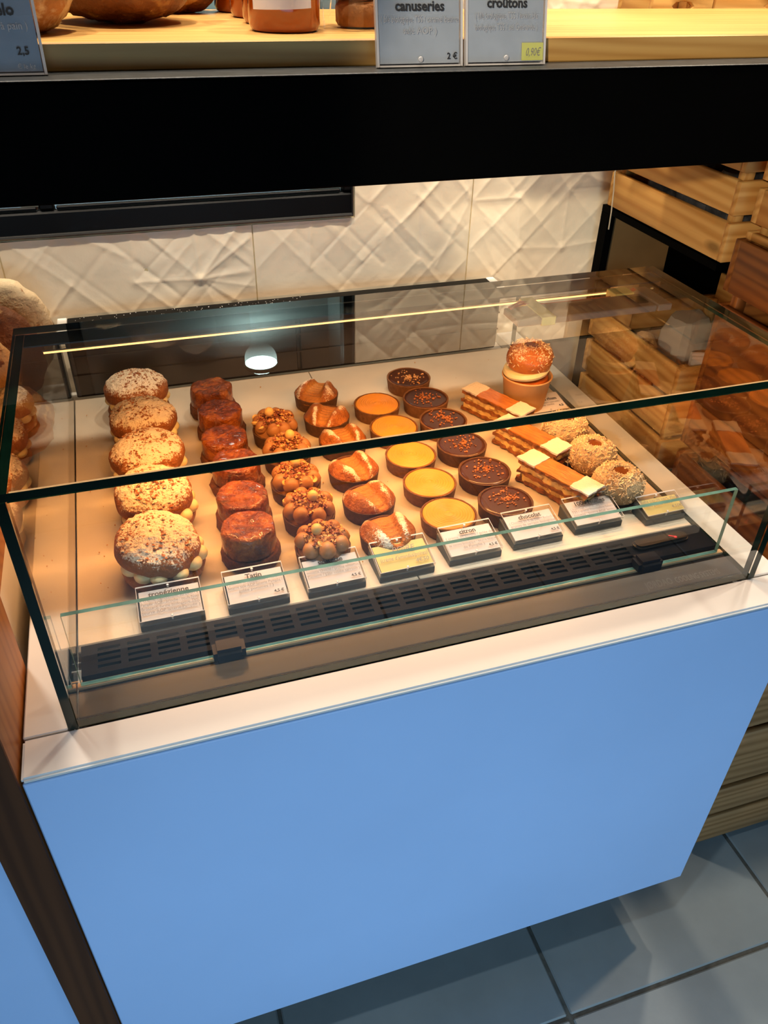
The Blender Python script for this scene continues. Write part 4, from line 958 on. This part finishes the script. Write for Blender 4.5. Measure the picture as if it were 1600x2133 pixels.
# --- coconut rum babas
def coconut_dome(R, H, k, hole, mat, name, t, z, under=.78, n=420):
    prof = []
    for q in range(27):
        ph = q/26
        if ph < .16: r = hole*(.9+.1*ph/.16); zz = H*(.86+.12*ph/.16)
        else:
            a = (ph-.16)/.84*pi*.62; r = hole+(R-hole)*math.sin(a)**.9 if a < pi/2 else R*(1-(1-under)*((a-pi/2)/(pi*.12))**1.5); zz = H*(.40+.60*math.cos(a)) if a < pi/2 else H*.40+H*1.06*math.cos(a)
        prof.append((r, zz))
    prof.append((0, prof[-1][1]))
    prof = [(0, H*.84)]+prof
    dz = prof[-1][1]; prof = [(r, zz-dz) for r, zz in prof]; H2 = max(zz for r, zz in prof)
    rng = random.Random(600+k)
    mb = MB().lathe(prof, 56, lambda px, py, pz, th: .004*n3(px, py, pz, 24, k)+.0022*n3(px, py, pz, 80, k), dust=lambda px, py, pz, nz: .35+.4*n3(px, py, pz, 20, k)+.25*pz/H2)
    obj(name, mb, t, (0, 0, z), mat=mat, ang=80)
    fk = MB()
    for i in range(n):
        w = rng.randrange(4, len(prof)-3); (r, zz) = prof[w]; a = rng.uniform(0, 6.28); r += rng.uniform(-.001, .002)
        p = Vector((r*math.cos(a), r*math.sin(a), zz)); d = Vector((rng.uniform(-1, 1), rng.uniform(-1, 1), rng.uniform(-1, 1))).normalized(); e = Vector((math.cos(a), math.sin(a), .5)).cross(d).normalized()
        l, ww = rng.uniform(.002, .0052), rng.uniform(.0006, .0012); nrm = d.cross(e).normalized()*ww
        fk.add([p-d*l-e*ww-nrm, p+d*l-e*ww, p+d*l+e*ww+nrm, p-d*l+e*ww, p-d*l+nrm*2, p+d*l+nrm*2], [(0, 1, 2, 3), (0, 4, 5, 1), (2, 5, 4, 3), (0, 3, 4), (1, 5, 2)])
    o = obj('coconut_flakes', fk, t, (0, 0, z), mat=M['flake'], smooth=False); o['kind'] = 'stuff'
    obj('syrup_well', MB().lathe([(0, 0), (hole*.95, 0), (hole*.95, -.004), (0, -.004)], 28, lambda px, py, pz, th: .001*n3(px, py, pz, 60, k)), t, (0, 0, z+H2*.935), mat=M['jelly'])
    return H2
for k, (x, y) in enumerate(((.936, 1.434), (.940, 1.313), (.937, 1.196))):
    lb = 'coconut covered rum baba with a syrup filled hole, '+('partly behind the glass edge', 'middle of three on chocolate discs', 'nearest the yellow card at the right')[k]
    t = thing('coconut_baba', lb, 'baba', (x, y, ZD), (0, 0, k*2.), 'coconut babas on chocolate discs')
    obj('chocolate_disc', MB().lathe([(0, 0), (.047, 0), (.0490, .003), (.0490, .010), (.047, .012), (0, .012)], 44), t, (0, 0, 0), mat=M['choc_base'])
    coconut_dome(.0545, .066, k, .0185, M['coconut'], 'baba_dome', t, .0122, .80, 700)
t = thing('baba_cup', 'rum baba with cream and coconut bun standing in a kraft paper cup', 'baba', (.925, 1.632, ZD))
rb, rr_, hc = .0500, .0615, .096
obj('paper_cup', MB().lathe([(0, 0), (rb, 0), (rr_, hc-.006), (rr_+.0028, hc-.004), (rr_+.0034, hc-.001), (rr_+.002, hc+.001), (rr_-.001, hc-.001), (rr_-.002, hc-.007), (rb-.002, .006), (0, .006)], 56), t, (0, 0, 0), mat=M['kraft'], ang=50)
obj('baba_base', MB().lathe([(0, .0065), (rb-.004, .0065), (rr_-.005, .075), (rr_-.009, .092), (rr_-.02, .097), (0, .097)], 44, lambda px, py, pz, th: .001*n3(px, py, pz, 50, 2)), t, (0, 0, 0), mat=M['baba_in'])
o = obj('cream_layer', MB().lathe([(0, -.006), (.045, -.007), (.056, -.004), (.0595, .003), (.056, .011), (.045, .013), (0, .013)], 48, lambda px, py, pz, th: .002*n3(px, py, pz, 30, 7)), t, (-.004, .002, .107), mat=M['cream']); o.rotation_euler = (-.04, -.14, 0)
coconut_dome(.059, .062, 9, .020, M['baba'], 'baba_bun', t, .118, .86, 130)

# ================================================================== PRICE CARDS IN THE CASE
def card(x, y, rotz, label, lines, yellow=False, w=.112, D=.076):
    """clear block leaning back on a dark wedge; text lines as (string, height up the card, size, ink, max width, align, x)"""
    t = thing('price_card', label, 'price card', (x, y, ZD), (0, 0, rotz), 'price cards in the pastry case')
    T, tilt = .0125, .23
    M4 = Matrix.Translation((0, 0, .0145)) @ Matrix.Rotation(tilt, 4, 'X')
    wd = MB(); zz = D*math.sin(tilt); yy = D*math.cos(tilt)
    wd.prism([(0, 0), (yy-.002, 0), (yy-.002, .0140+zz-.001), (0, .0140)], -w/2, w/2)
    wd.v = [(b, a, c) for a, b, c in wd.v]
    obj('holder', wd, t, (0, 0, 0), mat=M['base_slate'], bevel=.0012)
    def blk(n, z0, z1, mat, x0=-w/2, x1=w/2, y0=0, y1=D): return obj(n, MB().box(x0, x1, y0, y1, z0, z1, M4=M4), t, (0, 0, 0), mat=mat, smooth=False)
    blk('acrylic_block', .0004, T*.52, M['glass_clear'])
    blk('acrylic_cover', T*.62, T, M['glass_clear'])
    blk('paper', T*.54, T*.60, M['paper_yellow' if yellow else 'paper'], -w/2+.004, w/2-.003, .004, D-.009)
    rim = MB()
    for a, b, c, d in ((-w/2+.0008, w/2-.0008, D-.0028, D), (-w/2, -w/2+.0009, 0, D), (w/2-.0009, w/2, 0, D), (-w/2+.0008, w/2-.0008, 0, .0010)): rim.box(a, b, c, d, T+.0001, T+.0006, M4=M4)
    obj('rim', rim, t, (0, 0, 0), mat=M['pin'], smooth=False)
    for px, py in ((0, .0035), (0, D-.006)):
        p = M4 @ Vector((px, py, T+.0006)); obj('pin', MB().lathe([(0, .0016), (.0022, .001), (.0026, 0), (0, 0)], 10), t, tuple(p), mat=M['pin'], rot=(tilt, 0, 0))
        p = M4 @ Vector((px, py, .001)); obj('peg', MB().lathe([(0, T*.5), (.0018, T*.5), (.0018, 0), (0, 0)], 8), t, tuple(p), mat=M['pin'], rot=(tilt, 0, 0))
    for s, h, sz, ink, mw, al_, lx in lines:
        p = M4 @ Vector((lx, h, T+.0004)); hand = ink == 'hand'
        text(s, t, tuple(p), sz, M['ink' if ink == 'ink' else 'ink_soft'], (tilt, 0, 0), mw, .03 if ink == 'ink' else 0, .25 if hand else 0, al_)
    return t
def printed(title, body, price=None):
    L = [(title, .050, .0145, 'ink', .085, 'CENTER', 0)] if title else []
    h = .0405
    for b in body: L.append((b, h, .0092, 'soft', .100, 'CENTER', 0)); h -= .0088
    if price: L.append((price, .0085, .0085, 'ink', .03, 'RIGHT', .048))
    return L
card(-.0275, 1.067, .0, 'price card reading trop\u00e9zienne, leftmost of the front row', printed('trop\u00e9zienne', ['( cr\u00e8me mousseline au beurre', 'Pamplie AOP / brioche : oeufs No\u00ebl', 'Brossard, farine biologique T65,', 'beurre AOP laiterie Pamplie )']))
card(.1255, 1.068, .01, 'price card reading Tatin, second from the left', printed('Tatin', ['( pommes de No\u00ebl Brossard / caramel', 'beurre sal\u00e9 AOP laiterie Pamplie /', 'gel\u00e9e pommes / )'], '4,5 \u20ac'))
card(.2720, 1.070, .02, 'price card about hazelnut cream, in front of the praline tarts', printed('noisette', ['( cr\u00e8me noisettes Pi\u00e9mont / ganache', 'noisette Unnciel / pralin\u00e9 noisettes', 'Pi\u00e9mont / p\u00e2te sabl\u00e9e sarrasin )'], '4,5 \u20ac'))
card(.4115, 1.074, .02, 'yellow handwritten card in front of the pear tarts', [('POIRE', .042, .017, 'hand', .06, 'CENTER', .004), ("(cr\u00e8me d'amandes/poires)", .024, .0135, 'hand', .095, 'CENTER', 0), ('4\u20ac50', .010, .0125, 'hand', .03, 'RIGHT', .046)], True)
card(.5565, 1.082, .02, 'white printed card in front of the lemon tarts', printed('citron', ['( cr\u00e8me de citrons / gel\u00e9e de', 'citrons / oeufs de No\u00ebl Brossard / zestes', 'de citrons biologique / beurre laiterie', 'de Pamplie )'], '4,5 \u20ac'))
card(.6985, 1.093, .02, 'price card reading chocolat in front of the chocolate tarts', printed('chocolat', ['( Chocolat 60 % de Daniel Bedard /', 'graines de sarrasin biologique', 'torr\u00e9fi\u00e9es / gru\u00e9 )'], '4,5 \u20ac'))
card(.8425, 1.103, .02, 'price card reading 1000 feuilles, second from the right', printed('1000 feuilles', ['( feuilletage invers\u00e9 : bl\u00e9 biologique', 'T55 / cr\u00e8me mousseline beurre', 'noisette : beurre AOP laiterie', 'Pamplie )'], '..'))
card(.9950, 1.090, .02, 'yellow handwritten card at the right end of the front row', [("Baba citron vert, rhum", .034, .0125, 'hand', .095, 'CENTER', 0), ('miel, yuzu, coco', .023, .0125, 'hand', .07, 'CENTER', -.010), ('4,50\u20ac', .010, .011, 'hand', .03, 'RIGHT', .042)], True, .098, .056)
# flat card lying behind the slices
t = thing('price_card', 'flat cream card reading baba au rhum beside the kraft cup', 'price card', (.984, 1.585, ZD), (0, 0, .03), 'price cards in the pastry case')
FT = Matrix.Rotation(.16, 4, 'X')
obj('acrylic_block', MB().box(-.056, .050, -.005, .074, 0.0015, .008, M4=FT), t, (0, 0, 0), mat=M['glass_clear'], smooth=False)
obj('paper', MB().box(-.053, .047, -.003, .069, .0084, .0090, M4=FT), t, (0, 0, 0), mat=M['paper'], smooth=False)
obj('foot', MB().box(-.05, .045, .064, .070, 0.0002, .011), t, (0, 0, 0), mat=M['pin'], smooth=False)
for s, lx, h, sz, ink, mw in (('baba au rhum', .0, .040, .0155, 'ink', .070), ('( baba / rhum ambr\u00e9 / cr\u00e8me vanille )', 0, .028, .009, 'ink_soft', .078), ('sirop vanille', -.004, .019, .009, 'ink_soft', .05), ('4,5', .034, .010, .011, 'ink', .02)):
    text(s, t, tuple(FT @ Vector((lx, h, .0094))), sz, M[ink], (.16, 0, 0), mw, .03 if ink == 'ink' else 0)
for h in (.002, .064): obj('pin', MB().lathe([(0, .0016), (.0022, .001), (.0026, 0), (0, 0)], 10), t, tuple(FT @ Vector((-.002, h, .0091))), mat=M['pin'])
# crumbs on the trays
rng = random.Random(77); mb = MB()
for _ in range(70): mb.chunk((rng.choice((rng.uniform(-.17, .05), rng.uniform(-.17, 1.02))), rng.uniform(1.12, 1.96), ZD+.0034), rng.uniform(.0008, .0024), rng)
o = obj('tray_crumbs', mb, None, O0, mat=M['nut'], smooth=False); tag(o, 'tiny crumbs scattered over the paper coloured trays', 'crumbs'); o['kind'] = 'stuff'
bake_text()
